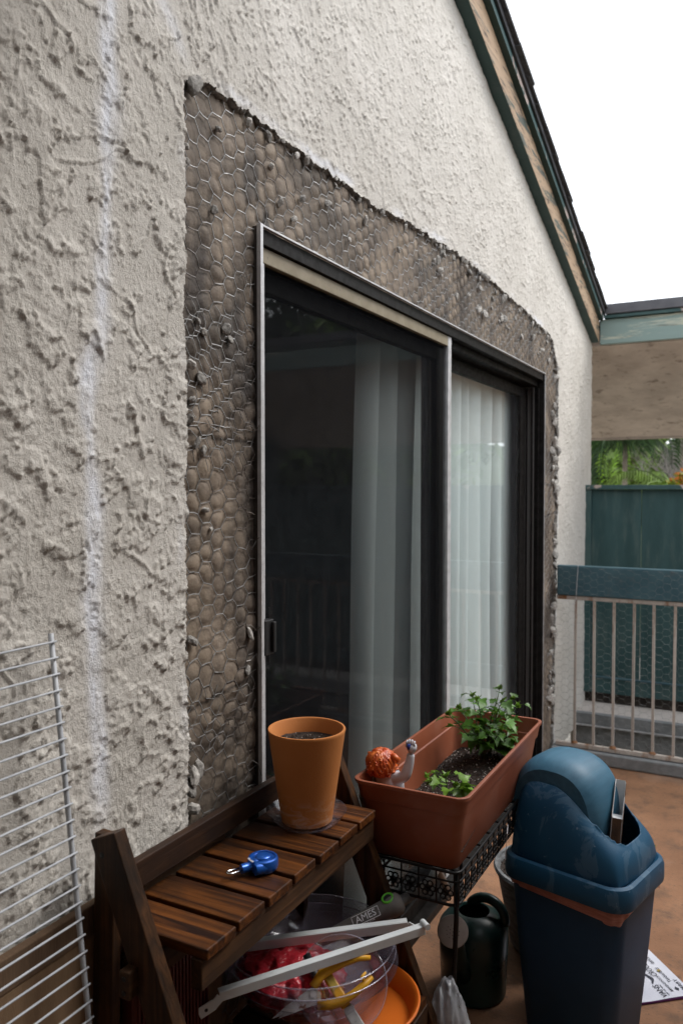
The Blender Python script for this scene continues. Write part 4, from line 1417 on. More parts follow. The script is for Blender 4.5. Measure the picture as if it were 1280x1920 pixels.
for k in range(6):
    for sy in (-1, 1):
        x = PC[0] - .106 + .0425 * k
        mb = MB(); mb.tube([(x, PC[1] + sy * .323, .535), (x, PC[1] + sy * .325, .612)], .002, 5); mb.build('picket', M['black_wire'], pst)
for k in range(16):
    for sx in (-1, 1):
        y = PC[1] - .319 + .0426 * k
        mb = MB(); mb.tube([(PC[0] + sx * .1145, y, .535), (PC[0] + sx * .1165, y, .612)], .002, 5); mb.build('picket', M['black_wire'], pst)
for sx in (-1, 1):
    for sy in (-1, 1):
        x, y = PC[0] + sx * .108, PC[1] + sy * .314
        mb = MB(); mb.tube([(x, y, .612), (x, y, .50), (x - sx * .004, y + sy * .012, .30), (x + sx * .006, y + sy * .03, .003)], .0058, 8); mb.build('leg', M['black_wire'], pst, smooth=True)

# leaves and plants
def plantleaf(name, a, b):
    m, n, l, bs = _nodes(name)
    oi = n.new('ShaderNodeObjectInfo')
    v = _coord(n, l)
    col = _ramp(n, l, _noise(n, l, v, 3, 4), [(.3, a), (.7, b)])
    hs = n.new('ShaderNodeHueSaturation'); mr = n.new('ShaderNodeMapRange'); mr.inputs['To Min'].default_value = .6; mr.inputs['To Max'].default_value = 1.35
    l.new(oi.outputs['Random'], mr.inputs['Value']); l.new(mr.outputs[0], hs.inputs['Value']); l.new(col, hs.inputs['Color'])
    l.new(hs.outputs[0], bs.inputs['Base Color'])
    bs.inputs['Roughness'].default_value = .42
    tl = n.new('ShaderNodeBsdfTranslucent'); l.new(hs.outputs[0], tl.inputs[0])
    mx = n.new('ShaderNodeMixShader'); mx.inputs[0].default_value = .3
    out = [k for k in n if k.type == 'OUTPUT_MATERIAL'][0]
    l.new(bs.outputs[0], mx.inputs[1]); l.new(tl.outputs[0], mx.inputs[2]); l.new(mx.outputs[0], out.inputs[0])
    return m


M['vine_leaf'] = plantleaf('vine_leaf', (.055, .15, .014), (.10, .23, .03))
M['young_leaf'] = plantleaf('young_leaf', (.12, .25, .02), (.18, .32, .04))
M['stem'] = mat('green_stem', (.035, .07, .02), (.06, .10, .03), scale=20, rough=.6)


def leafmesh(name, m, seed, lobed=True):
    rng = random.Random(seed)
    if lobed: half = [(0, .03), (.20, -.10), (.42, .02), (.50, .12), (.36, .26), (.44, .40), (.25, .44), (.14, .66), (0, 1.0)]
    else: half = [(0, 0), (.16, .05), (.27, .25), (.28, .45), (.2, .7), (.1, .88), (0, 1.0)]
    mid = [(0, .03), (0, .06), (0, .10), (0, .15), (0, .28), (0, .40), (0, .50), (0, .70), (0, 1.0)] if lobed else [(0, y) for _, y in half]
    vs, fs = [], []
    def zz(x, y): return .22 * abs(x) + .16 * y - .34 * y * y + .05 * math.sin(9 * y + 6 * x + seed)
    n = len(half)
    for sg in (1, -1):
        for (x, y) in half: vs.append((sg * x, y, zz(sg * x, y)))
    for (x, y) in mid: vs.append((0, y, zz(0, y) - .02))
    for s in (0, n):
        for k in range(n - 1):
            q = (s + k, s + k + 1, 2 * n + k + 1, 2 * n + k)
            fs.append(q if s == 0 else q[::-1])
    return raw_mesh(name, vs, fs, m, True)


VL = [leafmesh('leaf', M['vine_leaf'], s) for s in (1, 2, 3)]
YL = [leafmesh('leaf', M['young_leaf'], s) for s in (4, 5)]
SL = [leafmesh('leaf', M['young_leaf'], s, False) for s in (6, 7)]


def put_leaf(parent, p, d, size, meshes, rng, roll=.5):
    d = Vector(d).normalized()
    q = d.to_track_quat('Y', 'Z')
    o = link('leaf', rng.choice(meshes), parent, Vector(p) - wloc(parent))
    o.rotation_euler = (q @ __import__('mathutils').Euler((rng.uniform(-.4, .3), rng.uniform(-roll, roll), 0)).to_quaternion()).to_euler()
    o.scale = (size, size, size)
    return o


def vine(name, label, base, stems, seed, meshes, small=None, group='sweet potato plants in the planter'):
    rng = random.Random(seed)
    t = empty(name, base, 0, label, 'plant', group)
    for (dx, dy, h, nl, sz) in stems:
        b = Vector(base) + Vector((rng.uniform(-.012, .012), rng.uniform(-.015, .015), 0)); pts = []
        for k in range(6):
            f = k / 5
            pts.append(b + Vector((dx * f ** 1.4, dy * f ** 1.4, h * f)) + Vector((rng.uniform(-.003, .003), rng.uniform(-.003, .003), 0)))
        mb = MB(); mb.tube(pts, [.0024, .0023, .002, .0018, .0016, .0012], 6); mb.build('stem', M['stem'], t, smooth=True)
        for k in range(nl):
            f = .25 + .75 * k / max(1, nl - 1)
            i = min(4, int(f * 5)); p = pts[i].lerp(pts[i + 1], min(1, f * 5 - i))
            a = k * 2.4 + rng.uniform(-.5, .5)
            out = Vector((math.cos(a), math.sin(a), rng.uniform(.2, .6)))
            pl = sz * rng.uniform(.5, .95) * (1 - .4 * f); e = p + out.normalized() * pl
            mb = MB(); mb.tube([p, p.lerp(e, .5) + Vector((0, 0, .003)), e], .0009, 4); mb.build('leaf_stalk', M['stem'], t)
            s = sz * rng.uniform(.75, 1.15) * (1.05 - .5 * f)
            put_leaf(t, e, (out.x, out.y, rng.uniform(-.5, .15)), s, meshes, rng)
        for k in range(4):
            a = rng.uniform(0, 6.28)
            put_leaf(t, pts[-1], (math.cos(a) * .5, math.sin(a) * .5, 1), sz * .35, small or meshes, rng)
    return t


vine('sweet_potato_vine', 'tall bushy green vine growing at the far end of the planter', (.315, 2.17, .695),
     [(-.07, -.10, .145, 9, .060), (-.09, .02, .13, 8, .056), (-.03, .00, .165, 11, .060), (.04, -.02, .175, 11, .062), (.09, -.02, .10, 8, .056), (.02, .03, .13, 10, .058), (.09, .04, .15, 9, .056), (.02, .08, .185, 8, .052), (.07, -.07, .12, 8, .05), (-.06, .07, .16, 8, .052), (.05, .12, .15, 7, .052), (.0, -.05, .09, 6, .05)], 3, VL + VL[:1], YL)
vine('sweet_potato_vine', 'low young green plant in the soil at the near end of the planter', (.318, 1.850, .705),
     [(-.04, .01, .030, 4, .046), (.0, .0, .046, 5, .056), (.035, -.01, .035, 4, .054), (-.070, .03, .026, 4, .044), (.05, .015, .02, 3, .044)], 5, YL, YL)

# ------------------------------------------------------------------ small glazed figurine in the planter
M['hair'] = mat('orange_glaze', (.40, .035, .008), (.72, .17, .03), scale=40, rough=.35, third=(.85, .33, .09), tscale=30, tlo=.6, thi=.75, spec=.6)
M['glaze'] = mat('white_glaze', (.50, .50, .54), (.62, .62, .66), scale=14, rough=.3, spec=.6)
M['blue_gem'] = mat('blue_paint', (.02, .04, .25), (.03, .06, .32), scale=14, rough=.3)
M['stone'] = mat('beige_stone', (.30, .25, .17), (.48, .42, .32), scale=60, rough=.9, bump=.003, bscale=150)
FX, FY = .198, 1.728
fig = empty('figurine', (FX, FY, .66), label='white glazed child figurine with orange hair and one raised arm', cat='figurine')


def skin(name, verts, edges, radii, m, parent, sub=2):
    me = bpy.data.meshes.new(name)
    off = wloc(parent)
    me.from_pydata([tuple(Vector(v) - off) for v in verts], edges, [])
    o = link(name, me, parent)
    sk = o.modifiers.new('skin', 'SKIN'); sk.use_smooth_shade = True
    for k, r in enumerate(radii): me.skin_vertices[0].data[k].radius = (r, r)
    me.skin_vertices[0].data[0].use_root = True
    s = o.modifiers.new('sub', 'SUBSURF'); s.levels = sub; s.render_levels = sub
    me.materials.append(m)
    return o


bv_ = [(FX + .010, FY + .012, .690), (FX + .008, FY + .010, .725), (FX + .006, FY + .008, .752), (FX + .004, FY + .006, .772), (FX, FY, .800),
       (FX + .024, FY - .004, .758), (FX + .048, FY - .012, .766), (FX + .058, FY - .010, .800), (FX + .062, FY - .008, .826),
       (FX - .024, FY + .006, .748), (FX - .032, FY + .004, .715),
       (FX + .030, FY - .012, .700), (FX + .044, FY - .026, .722), (FX + .052, FY - .022, .738)]
be_ = [(0, 1), (1, 2), (2, 3), (3, 4), (2, 5), (5, 6), (6, 7), (7, 8), (2, 9), (9, 10), (0, 11), (11, 12), (12, 13)]
bv_ = [(x + .018, y, z + (.018 if k != 4 else .004)) for k, (x, y, z) in enumerate(bv_)]
skin('body', bv_, be_, [.028, .030, .028, .014, .024, .0165, .0150, .0118, .0098, .013, .012, .018, .014, .010], M['glaze'], fig)
hp = Vector((FX + .081, FY - .008, .856))
hand = MB()
hand.lathe([(.0001, -.013), (.008, -.011), (.0125, -.002), (.0118, .007), (.0001, .011)], 14, hp)
for k, (dx, ln) in enumerate(((-.0075, .009), (-.0028, .0115), (.0022, .011), (.0070, .009))):
    q = hp + Vector((dx * 1.25, -.004, .006))
    hand.tube([q, q + Vector((0, -.003, ln * .7)), q + Vector((0, .001, ln * 1.15)), q + Vector((0, .005, ln * .9))], [.0026, .0026, .0023, .0018], 7)
hand.tube([hp + Vector((-.008, -.002, -.003)), hp + Vector((-.0125, -.004, .003)), hp + Vector((-.010, -.006, .008))], [.0028, .0026, .0018], 7)
hand.build('raised_hand', M['glaze'], fig, smooth=True)
mb = MB(); mb.lathe([(.0001, .0075), (.0045, .006), (.0060, 0), (.0045, -.006), (.0001, -.0075)], 14, hp + Vector((-.003, -.0085, .004))); mb.build('blue_stone', M['blue_gem'], fig, smooth=True)
hc = Vector((FX, FY, .800)); hr = MB()
hr.lathe([(.0001, -.033)] + [(.0335 * math.cos(a), .033 * math.sin(a)) for a in (-.9, -.5, 0, .5, .9, 1.25)] + [(.0001, .034)], 22, hc)
rg = random.Random(9)
for k in range(64):
    a = 2.4 * k; t = (k + .5) / 64
    crown = hc + Vector((.006, .004, .031))
    d = Vector((math.cos(a), math.sin(a), 0))
    ln = .35 + .65 * t
    pts = []
    for s in range(6):
        ph = s / 5 * ln * 2.3
        rr_ = .0345 + .0025 * math.sin(s * 2 + k)
        pts.append(hc + (d * math.sin(ph) + Vector((0, 0, math.cos(ph)))) * rr_ + Vector((-d.y, d.x, 0)) * .006 * math.sin(s * 1.3 + k))
    pts.append(pts[-1] + d * .006 + Vector((-d.y * .004, d.x * .004, .003)))
    hr.tube(pts, [.002, .0046, .0052, .0054, .005, .0045, .0018], 6)
hr.build('hair', M['hair'], fig, smooth=True)
mb = MB(); mb.tube([hc + Vector((.018, 0, .022)), hc + Vector((.034, -.004, .026)), hc + Vector((.045, -.004, .020)), hc + Vector((.043, -.006, .011))], [.006, .009, .007, .003], 8); mb.build('hair_tuft', M['hair'], fig, smooth=True)
bmm = bmesh.new(); bmesh.ops.create_icosphere(bmm, subdivisions=2, radius=1)
for v in bmm.verts: v.co *= rg.uniform(.88, 1.1)
m_ = bpy.data.meshes.new('rock'); bmm.to_mesh(m_); bmm.free(); m_.materials.append(M['stone'])
o = link('rock_base', m_, fig, Vector((FX - .022, FY + .01, .715)) - wloc(fig)); o.scale = (.040, .036, .052)

# ------------------------------------------------------------------ blue swing-top bin
def bin_blue():
    m, n, l, b = _nodes('blue_bin_plastic')
    v = _coord(n, l)
    col = _ramp(n, l, _noise(n, l, v, 4, 7), [(.3, (.010, .070, .145)), (.7, (.016, .098, .190))])
    st = _noise(n, l, _coord(n, l, (1, 1, .6)), 9, 8, .62, .8)
    f = _ramp(n, l, st, [(.53, (0, 0, 0)), (.545, (.42, .42, .42)), (.72, (.2, .2, .2))])
    col = _mixc(n, l, f, col, (.11, .20, .29))
    sp = _noise(n, l, v, 45, 6, .6)
    col = _mixc(n, l, _ramp(n, l, sp, [(.67, (0, 0, 0)), (.72, (.55, .55, .55))]), col, (.30, .38, .45))
    l.new(col, b.inputs['Base Color']); b.inputs['Roughness'].default_value = .5
    b.inputs['Specular IOR Level'].default_value = .4
    _bump(n, l, b, _noise(n, l, v, 330, 3), .00025)
    return m


M['bin_lid'] = bin_blue()
M['bin_flap'] = mat('blue_flap_plastic', (.030, .115, .19), (.045, .15, .235), scale=60, detail=8, stretch=(1, .15, 1), rough=.5, third=(.08, .19, .28), tscale=5, tlo=.5, thi=.8)
M['bin_body'] = mat('navy_bin_plastic', (.020, .062, .130), (.028, .080, .160), scale=5, rough=.5, spec=.25, third=(.16, .19, .23), tscale=60, tlo=.72, thi=.76, bump=.0003, bscale=250)
M['liner'] = mat('pink_bin_liner', (.42, .16, .13), (.55, .25, .20), scale=30, rough=.35, stretch=(1, 1, 6), bump=.002, bscale=60)
BC = Vector((.585, 2.190, 0)); BR = math.radians(-14)
bin_ = empty('swing_top_bin', BC, BR, 'blue plastic swing-top bin with carton sticking out', 'bin')
HX, HY, ZR = .177, .152, .425
mb = MB()
mb.loft([rrect(hx, hy, r, 8, z) for (z, hx, hy, r) in ((.0, .118, .104, .035), (.008, .124, .110, .040), (.25, .145, .127, .045), (ZR + .02, .160, .139, .05), (ZR + .02, .155, .134, .048), (.02, .118, .104, .036))], cap0=True, cap1=True)
mb.build('bin_body', M['bin_body'], bin_, autosmooth=True, world=False)
mb = MB()
mb.loft([rrect(hx, hy, r, 8, z) for (z, hx, hy, r) in ((ZR - .004, .1635, .1425, .05), (ZR - .004, HX - .002, HY - .002, .056), (ZR + .004, HX, HY, .058), (ZR + .040, HX, HY, .058), (ZR + .052, HX - .004, HY - .004, .056), (ZR + .056, HX - .013, HY - .013, .050), (ZR + .050, HX - .022, HY - .022, .045))])
mb.build('lid_rim', M['bin_lid'], bin_, autosmooth=True, world=False)
lx, ly = HX - .014, HY - .014


def lid_prof(p):
    t = min(max((p + .045) / .20, 0), 1)
    return .216 - .130 * (t * t * (3 - 2 * t))


def lid_pt(a_, b__):
    k = .34
    p = lx * a_ * math.sqrt(1 - .5 * k * b__ * b__); q = ly * b__ * math.sqrt(1 - .5 * k * a_ * a_)
    E = (max(0, 1 - abs(b__) ** 6.0)) ** .42 * (max(0, 1 - abs(a_) ** 8)) ** .42
    return p, q, ZR + .050 + lid_prof(p) * E


na, nbb = 56, 48
vs, fs = [], []
ta = [-1 + 2 * i / na for i in range(na + 1)]
tb = [-1 + 2 * j / nbb for j in range(nbb + 1)]
warp_ = lambda t: math.copysign(1 - (1 - abs(t)) ** 1.7, t)
def in_open(p, q):
    return (abs((p + .004) / .141) ** 3.2 + abs(q / .098) ** 4) < 1
P_ = [[lid_pt(warp_(a_), warp_(b__)) for b__ in tb] for a_ in ta]
for i in range(na + 1):
    for j in range(nbb + 1):
        p, q, z = P_[i][j]; g = abs((p + .004) / .141) ** 3.2 + abs(q / .098) ** 4
        if .72 < g < 1.0:                                      # pull the lip of the opening on to its outline
            s = (1 / g) ** .27
            p, q = (p + .004) * s - .004, q * s
        vs.append((p, q, z))
for i in range(na):
    for j in range(nbb):
        c = [P_[i][j], P_[i + 1][j], P_[i + 1][j + 1], P_[i][j + 1]]
        if all((abs((p + .004) / .141) ** 3.2 + abs(q / .098) ** 4) < .98 for p, q, _ in c): continue
        k0 = i * (nbb + 1) + j
        fs.append((k0, k0 + nbb + 1, k0 + nbb + 2, k0 + 1))
lm = MB(); lm.add(vs, fs)
lid = lm.build('lid_dome', M['bin_lid'], bin_, smooth=True, world=False)
sd_ = lid.modifiers.new('solid', 'SOLIDIFY'); sd_.thickness = .004; sd_.offset = -1
ss_ = lid.modifiers.new('sub', 'SUBSURF'); ss_.levels = 1; ss_.render_levels = 1
fm = MB(); loops_ = []
NA = 44
def flap_loop(v, sc=1.0):
    e = (1 - .17 * abs(v) ** 4.0) * sc
    L_ = []
    for k in range(NA + 1):
        a_ = math.radians(200 - k / NA * 228)
        ca, sa = math.cos(a_), math.sin(a_)
        L_.append((-.052 + .133 * e * math.copysign(abs(ca) ** .78, ca), v * .0945, ZR + .150 + .168 * e * math.copysign(abs(sa) ** .85, sa) * (1 if sa > 0 else .8)))
    return L_
for j in range(23):
    loops_.append(flap_loop(-1 + 2 * j / 22))
fm.loft(loops_, closed=True, cap0=True, cap1=True)
flo = fm.build('swing_flap', M['bin_flap'], bin_, world=False, autosmooth=True)
def liner(u, v):
    pts = rrect(.1665, .1455, .05, 16, 0)
    k = int(u * len(pts)) % len(pts); x, y, _ = pts[k]
    w = 1 + (.012 * math.sin(u * 40) + .010 * math.sin(u * 93 + 1)) * v
    drop = .016 + .006 * math.sin(u * 17 + 1) + .004 * math.sin(u * 51)
    cr = math.exp(-(((x - .15) ** 2 + (y + .13) ** 2) / .0012))
    drop += .022 * cr
    return (x * (w - .015 * v), y * (w - .015 * v), ZR - .002 - drop * v)
pts_n = len(rrect(.1, .1, .05, 16, 0))
ln_ = MB(); ln_.grid(lambda u, v: liner(u, v), pts_n, 3); ln_.build('bin_liner', M['liner'], bin_, smooth=True, world=False)

# torn carton stuffed in the opening
M['carton_white'] = mat('carton_white', (.55, .56, .57), (.66, .67, .68), scale=20, rough=.8)
M['carton_print'] = mat('carton_print', (.055, .028, .018), (.17, .09, .05), scale=40, detail=8, rough=.35, third=(.30, .22, .15), tscale=18, tlo=.58, thi=.66, stretch=(1, 1, .4))
ct = empty('torn_carton', (.672, 2.112, .492), math.radians(6), 'torn white carton with brown printed sides stuck in the bin opening', 'carton')
cm_ = MB()
def sheet(mb, pts, mi, th):
    mb.loft([[p for p in pts], [tuple(Vector(p) + Vector(th)) for p in pts]], mi, None, True, True)
cm_.add([], [])
W_, D_, Hh = .026, .085, .205
left = [(-W_ / 2, 0, 0), (-W_ / 2, D_, 0), (-W_ / 2, D_, Hh), (-W_ / 2, D_ * .66, Hh - .012), (-W_ / 2, D_ * .3, Hh - .055), (-W_ / 2, 0, Hh * .62)]
right = [(W_ / 2, 0, 0), (W_ / 2, D_, 0), (W_ / 2, D_, Hh - .004), (W_ / 2, D_ * .7, Hh - .002), (W_ / 2, D_ * .55, Hh - .035), (W_ / 2, D_ * .2, Hh - .06), (W_ / 2, 0, Hh * .60)]
for mi, dx in ((1, 0.0), (0, .0012)):
    a1 = MB()
cm_ = MB()
sheet(cm_, left, 0, (.0012, 0, 0)); sheet(cm_, [(x - .0011, y, z) for x, y, z in left], 1, (.0009, 0, 0))
sheet(cm_, [(x - .0012, y, z) for x, y, z in right], 0, (.0011, 0, 0)); sheet(cm_, right, 1, (.001, 0, 0))
cm_.box((-W_ / 2 + .0014, D_ - .001, 0), (W_ / 2 - .0014, D_, Hh), 0)
co_ = cm_.build('carton_sides', [M['carton_white'], M['carton_print']], ct, world=False)
co_.rotation_euler = (math.radians(-9), math.radians(4), 0)
cm_ = MB(); cm_.box((-W_ / 2 + .0014, .0, 0), (W_ / 2 - .0014, .0012, Hh * .60), 0); cm_.box((-W_ / 2 + .0014, .0013, Hh * .59), (W_ / 2 - .0014, D_ * .55, Hh * .60), 1)
co2 = cm_.build('carton_end', [M['carton_print'], M['carton_white']], ct, world=False); co2.rotation_euler = co_.rotation_euler

# ------------------------------------------------------------------ watering can
M['can'] = mat('dark_green_plastic', (.004, .020, .018), (.008, .032, .028), scale=8, rough=.32, rvar=.08)
M['rose'] = mat('beige_plastic', (.34, .30, .28), (.42, .38, .355), scale=20, rough=.6)
WX, WY = .272, 2.205
can = empty('watering_can', (WX, WY, 0), label='dark green watering can with beige sprinkler head under the planter', cat='watering can')
mb = MB()
mb.lathe([(.0001, .001), (.085, .001), (.093, .008), (.098, .12), (.099, .195), (.094, .205), (.080, .222), (.055, .236), (.046, .238), (.044, .232), (.07, .21), (.088, .19), (.088, .02), (.0001, .012)], 40, (WX, WY, 0))
mb.build('can_body', M['can'], can, autosmooth=True)
mb = MB(); hp_ = []
for k in range(15):
    a_ = math.radians(-10 + 160 * k / 14)
    hp_.append((WX + .055 + .055 * math.cos(a_) - .02, WY + .01, .222 + .055 * math.sin(a_)))
mb.tube(hp_, [.014] * 15, 12); mb.build('can_handle', M['can'], can, smooth=True)
RS = Vector((.298, 1.955, .305)); rn = Vector((.35, -.80, .32)).normalized()
mb = MB(); mb.tube([Vector((WX, WY - .075, .085)), Vector((WX + .004, WY - .13, .16)), Vector((.29, 2.02, .25)), RS - rn * .03], [.026, .020, .015, .013], 14); mb.build('spout', M['can'], can, smooth=True)
q_ = rn.to_track_quat('Z', 'Y').to_matrix().to_4x4(); q_.translation = RS
mb = MB(); mb.lathe([(.013, -.034), (.016, -.03), (.038, -.006), (.0405, -.001), (.039, .002), (.030, .0045), (.0001, .006)], 40, M=q_); mb.build('sprinkler_head', M['rose'], can, autosmooth=True)
mb = MB()
for (n_, r_) in ((1, 0), (6, .0085), (11, .0165)):
    for k in range(n_):
        a_ = 2 * PI * k / n_ + r_ * 40
        mb.disc(.0012, 7, (r_ * math.cos(a_), r_ * math.sin(a_), .0066 - r_ * r_ * 1.5), M=q_)
mb.build('sprinkler_holes', M['black_plastic'], can)

# ------------------------------------------------------------------ round bark-textured pot behind the bin
M['bark_pot'] = mat('bark_relief_pot', (.10, .105, .11), (.22, .225, .23), scale=16, detail=8, stretch=(1, 1, 4), rough=.7, bump=.012, bscale=22)
GX, GY = .425, 2.545
gp = empty('round_pot', (GX, GY, 0), label='round grey pot with bark relief standing on the floor behind the bin', cat='pot')
mb = MB(); mb.lathe([(.0001, .001), (.12, .001), (.135, .01), (.178, .235), (.186, .24), (.190, .248), (.186, .256), (.176, .256), (.172, .248), (.165, .21), (.0001, .20)], 48, (GX, GY, 0)); mb.build('pot_body', M['bark_pot'], gp, autosmooth=True)
def gsoil(u, v):
    r = u * .172; a_ = v * 2 * PI; x, y = r * math.cos(a_), r * math.sin(a_)
    return (GX + x, GY + y, .232 + .006 * float(fbm(np.float32(x * 40), np.float32(y * 40), 3, 17)))
soil('soil', gp, gsoil, 12, 36)
crumbs('soil_bits', gp, [gsoil(math.sqrt(rs.random()), rs.random()) for _ in range(500)], .003, .009, M['bark_bit'], 18)
crumbs('perlite', gp, [gsoil(math.sqrt(rs.random()), rs.random()) for _ in range(90)], .0015, .003, M['perlite'], 19)
gpl = empty('leafy_plant', (GX + .03, GY + .03, .235), 0, 'green plant with pointed leaves growing in the round bark pot', 'plant')
rg2 = random.Random(12)
for k, (dx, dy, dz, s) in enumerate(((.17, .09, .10, .075), (.15, .02, .07, .065), (.19, .14, .06, .075), (.10, .12, .20, .06), (.05, -.08, .13, .06), (-.03, -.12, .12, .055), (-.1, -.06, .12, .055), (.06, .05, .24, .05), (-.05, .1, .2, .06), (.12, -.06, .13, .06), (0, -.1, .17, .05), (.03, .14, .24, .05))):
    b = Vector((GX + .03, GY + .03, .235)); e = b + Vector((dx, dy, dz))
    mb = MB(); mb.tube([b + Vector((dx * .1, dy * .1, 0)), b + Vector((dx * .4, dy * .4, dz * .75)), e], [.0025, .002, .0012], 5); mb.build('stem', M['stem'], gpl, smooth=True)
    put_leaf(gpl, e, (dx, dy, .02), s, SL, rg2); put_leaf(gpl, b + Vector((dx * .6, dy * .6, dz * .9)), (dy, -dx, .05), s * .7, SL, rg2)
M['tag_white'] = mat('white_tag', (.56, .53, .56), (.62, .6, .62), scale=30, rough=.7)
tg = MB(); tg.box((-.0006, -.022, -.052), (.0006, .022, .02)); tgo = tg.build('care_tag', M['tag_white'], None)
tgo.location = (.432, 1.985, .573); tgo.rotation_euler = (.12, .06, .25)
tag(tgo, 'small white paper tag hanging on the wire stand next to the bin', 'tag')
pr = MB()
for k in range(9): pr.box((.0007, -.016 + .0022 * k, -.045), (.0009, -.016 + .0022 * k + .0006 + .0006 * (k % 3), -.033))
for k in range(3): pr.box((.0007, .006, -.044 + .004 * k), (.0009, .016, -.0425 + .004 * k))
po = pr.build('printed_bars', M['black_plastic'], tgo, world=False)

# ------------------------------------------------------------------ flat printed bag on the floor
M['bag_white'] = mat('white_printed_bag', (.56, .57, .66), (.66, .67, .74), scale=5, rough=.5, bump=.004, bscale=9)
M['bag_purple'] = mat('purple_edge', (.10, .015, .13), (.14, .025, .18), scale=8, rough=.5)
M['ink'] = mat('dark_ink', (.02, .022, .04), (.03, .032, .05), scale=20, rough=.6)
M['ink_yellow'] = mat('yellow_ink', (.4, .28, .04), (.5, .36, .06), scale=20, rough=.6)
e1 = Vector((.64, -.77, 0)).normalized(); e2 = Vector((.77, .64, 0)).normalized()
crn = Vector((.848, 2.468, 0))
pb = empty('printed_bag', crn, 0, 'flat white bag printed with shoe logos lying on the floor', 'bag')
mb = MB()
mb.loft([[tuple(crn + x * -e1 + y * -e2 + Vector((0, 0, z))) for x, y in ((0, 0), (.46, 0), (.46, .34), (0, .34))] for z in (.001, .008)], 0, None, True, True)
mb.build('bag_edge', M['bag_purple'], pb, bevel=.002)
mb = MB()
mb.grid(lambda u, v: tuple(crn + (.001 + .457 * u) * -e1 + (.001 + .337 * v) * -e2 + Vector((0, 0, .0092 + .0012 * math.sin(u * 14 + v * 5) * math.sin(v * 11)))), 26, 20)
mb.build('bag_front', M['bag_white'], pb, smooth=True)
for (w_, x, y, s, it, sc) in (('asics', .711, 2.581, .024, .25, (1, 1)), ('CROCS', .717, 2.529, .030, .1, (.8, 1.15)), ('Timberland', .756, 2.523, .021, 0, (.95, 1)), ('BIRKENSTOCK', .764, 2.480, .015, 0, (1, 1)), ('VANS', .757, 2.437, .032, 0, (.9, 1)),
                       ('"OFF THE WALL"', .766, 2.448, .009, 0, (1, 1)), ('SPERRY', .806, 2.492, .021, 0, (1.1, 1)), ('PUMA', .676, 2.634, .020, 0, (1, 1)), ('adidas', .672, 2.571, .022, 0, (1, 1)), ('UGG', .672, 2.533, .022, 0, (1, 1))):
    text('logo_lettering', w_, s * .78, (x, y, .0112), -e1, -e2, M['ink'], pb, .0002, 'CENTER', it, sc)
sw = [(-.034, .004), (-.020, -.008), (-.012, -.012), (-.004, -.012), (.040, .010), (.0, -.001), (-.010, -.003), (-.018, -.002), (-.026, .004)]
mb = MB(); c0 = Vector((.716, 2.489, .0112)); mb.add([tuple(c0 + x * -e1 + y * -e2) for x, y in sw], [tuple(range(len(sw)))]); mb.build('check_mark_logo', M['ink'], pb)
mb = MB(); c0 = Vector((.798, 2.470, .0112)); mb.add([tuple(c0 + x * -e1 + y * -e2) for x, y in ((-.010, 0), (0, -.007), (.010, 0), (0, .007))], [(0, 1, 2, 3)]); mb.build('diamond_logo', M['ink'], pb)
mb = MB(); c0 = Vector((.742, 2.540, .0112)); mb.add([tuple(c0 + x * -e1 + y * -e2) for x, y in ((-.006, -.004), (.006, -.004), (.004, .006), (-.004, .006))], [(0, 1, 2, 3)]); mb.build('tree_logo', M['ink_yellow'], pb)

# ------------------------------------------------------------------ things on the lower shelf
M['red_rib'] = mat('red_ribbed_plastic', (.065, .006, .004), (.09, .010, .007), scale=10, rough=.55)
tub = empty('red_box', (.10, 1.11, ZL), 0, 'dark red ribbed box on the lower shelf under the slats', 'box')
mb = MB(); mb.box((.052, .996, ZL + .001), (.085, 1.20, ZL + .300)); mb.build('box_body', M['red_rib'], tub, bevel=.006)
mb = MB()
mb.box((-.0, 0, 0), (.003, .004, .28)); ribm = mb.mesh('rib', M['red_rib'])
for k in range(20): link('rib', ribm, tub, Vector((.0852, 1.003 + .0097 * k, ZL + .012)) - wloc(tub))
M['orange'] = mat('orange_plastic', (.62, .125, .008), (.72, .17, .015), scale=5, rough=.42, third=(.45, .10, .02), tscale=6, tlo=.6, thi=.75)
og = MB(); OC = (.248, 1.462, ZL + .0015)
og.lathe([(.0001, .0), (.118, .0), (.128, .004), (.142, .040), (.147, .042), (.148, .046), (.144, .047), (.138, .043), (.124, .008), (.0001, .005)], 56, OC)
tag(og.build('orange_saucer', M['orange'], None, autosmooth=True), 'bright orange plastic plant saucer under the clear dishes', 'saucer')
M['clear2'] = clear_mat('scuffed_clear_plastic', (.93, .92, .97), base=.10, rough=.10, haze=.16, hcol=(.66, .63, .76))
cd = MB(); CC = (.168, 1.442, ZL + .048)
cd.lathe([(.0001, .0), (.125, .0), (.135, .004), (.152, .030), (.160, .036), (.172, .062), (.182, .068), (.184, .071)], 64, CC)
for rr_ in (.03, .06, .09, .115): cd.tube([(CC[0] + rr_ * math.cos(2 * PI * k / 40), CC[1] + rr_ * math.sin(2 * PI * k / 40), CC[2] + .001) for k in range(40)], .0018, 5, closed=True)
tag(cd.build('clear_dish', M['clear2'], None, smooth=True), 'large clear plastic plant saucer holding the red bag and tools', 'saucer', 'clear dishes on the lower shelf')
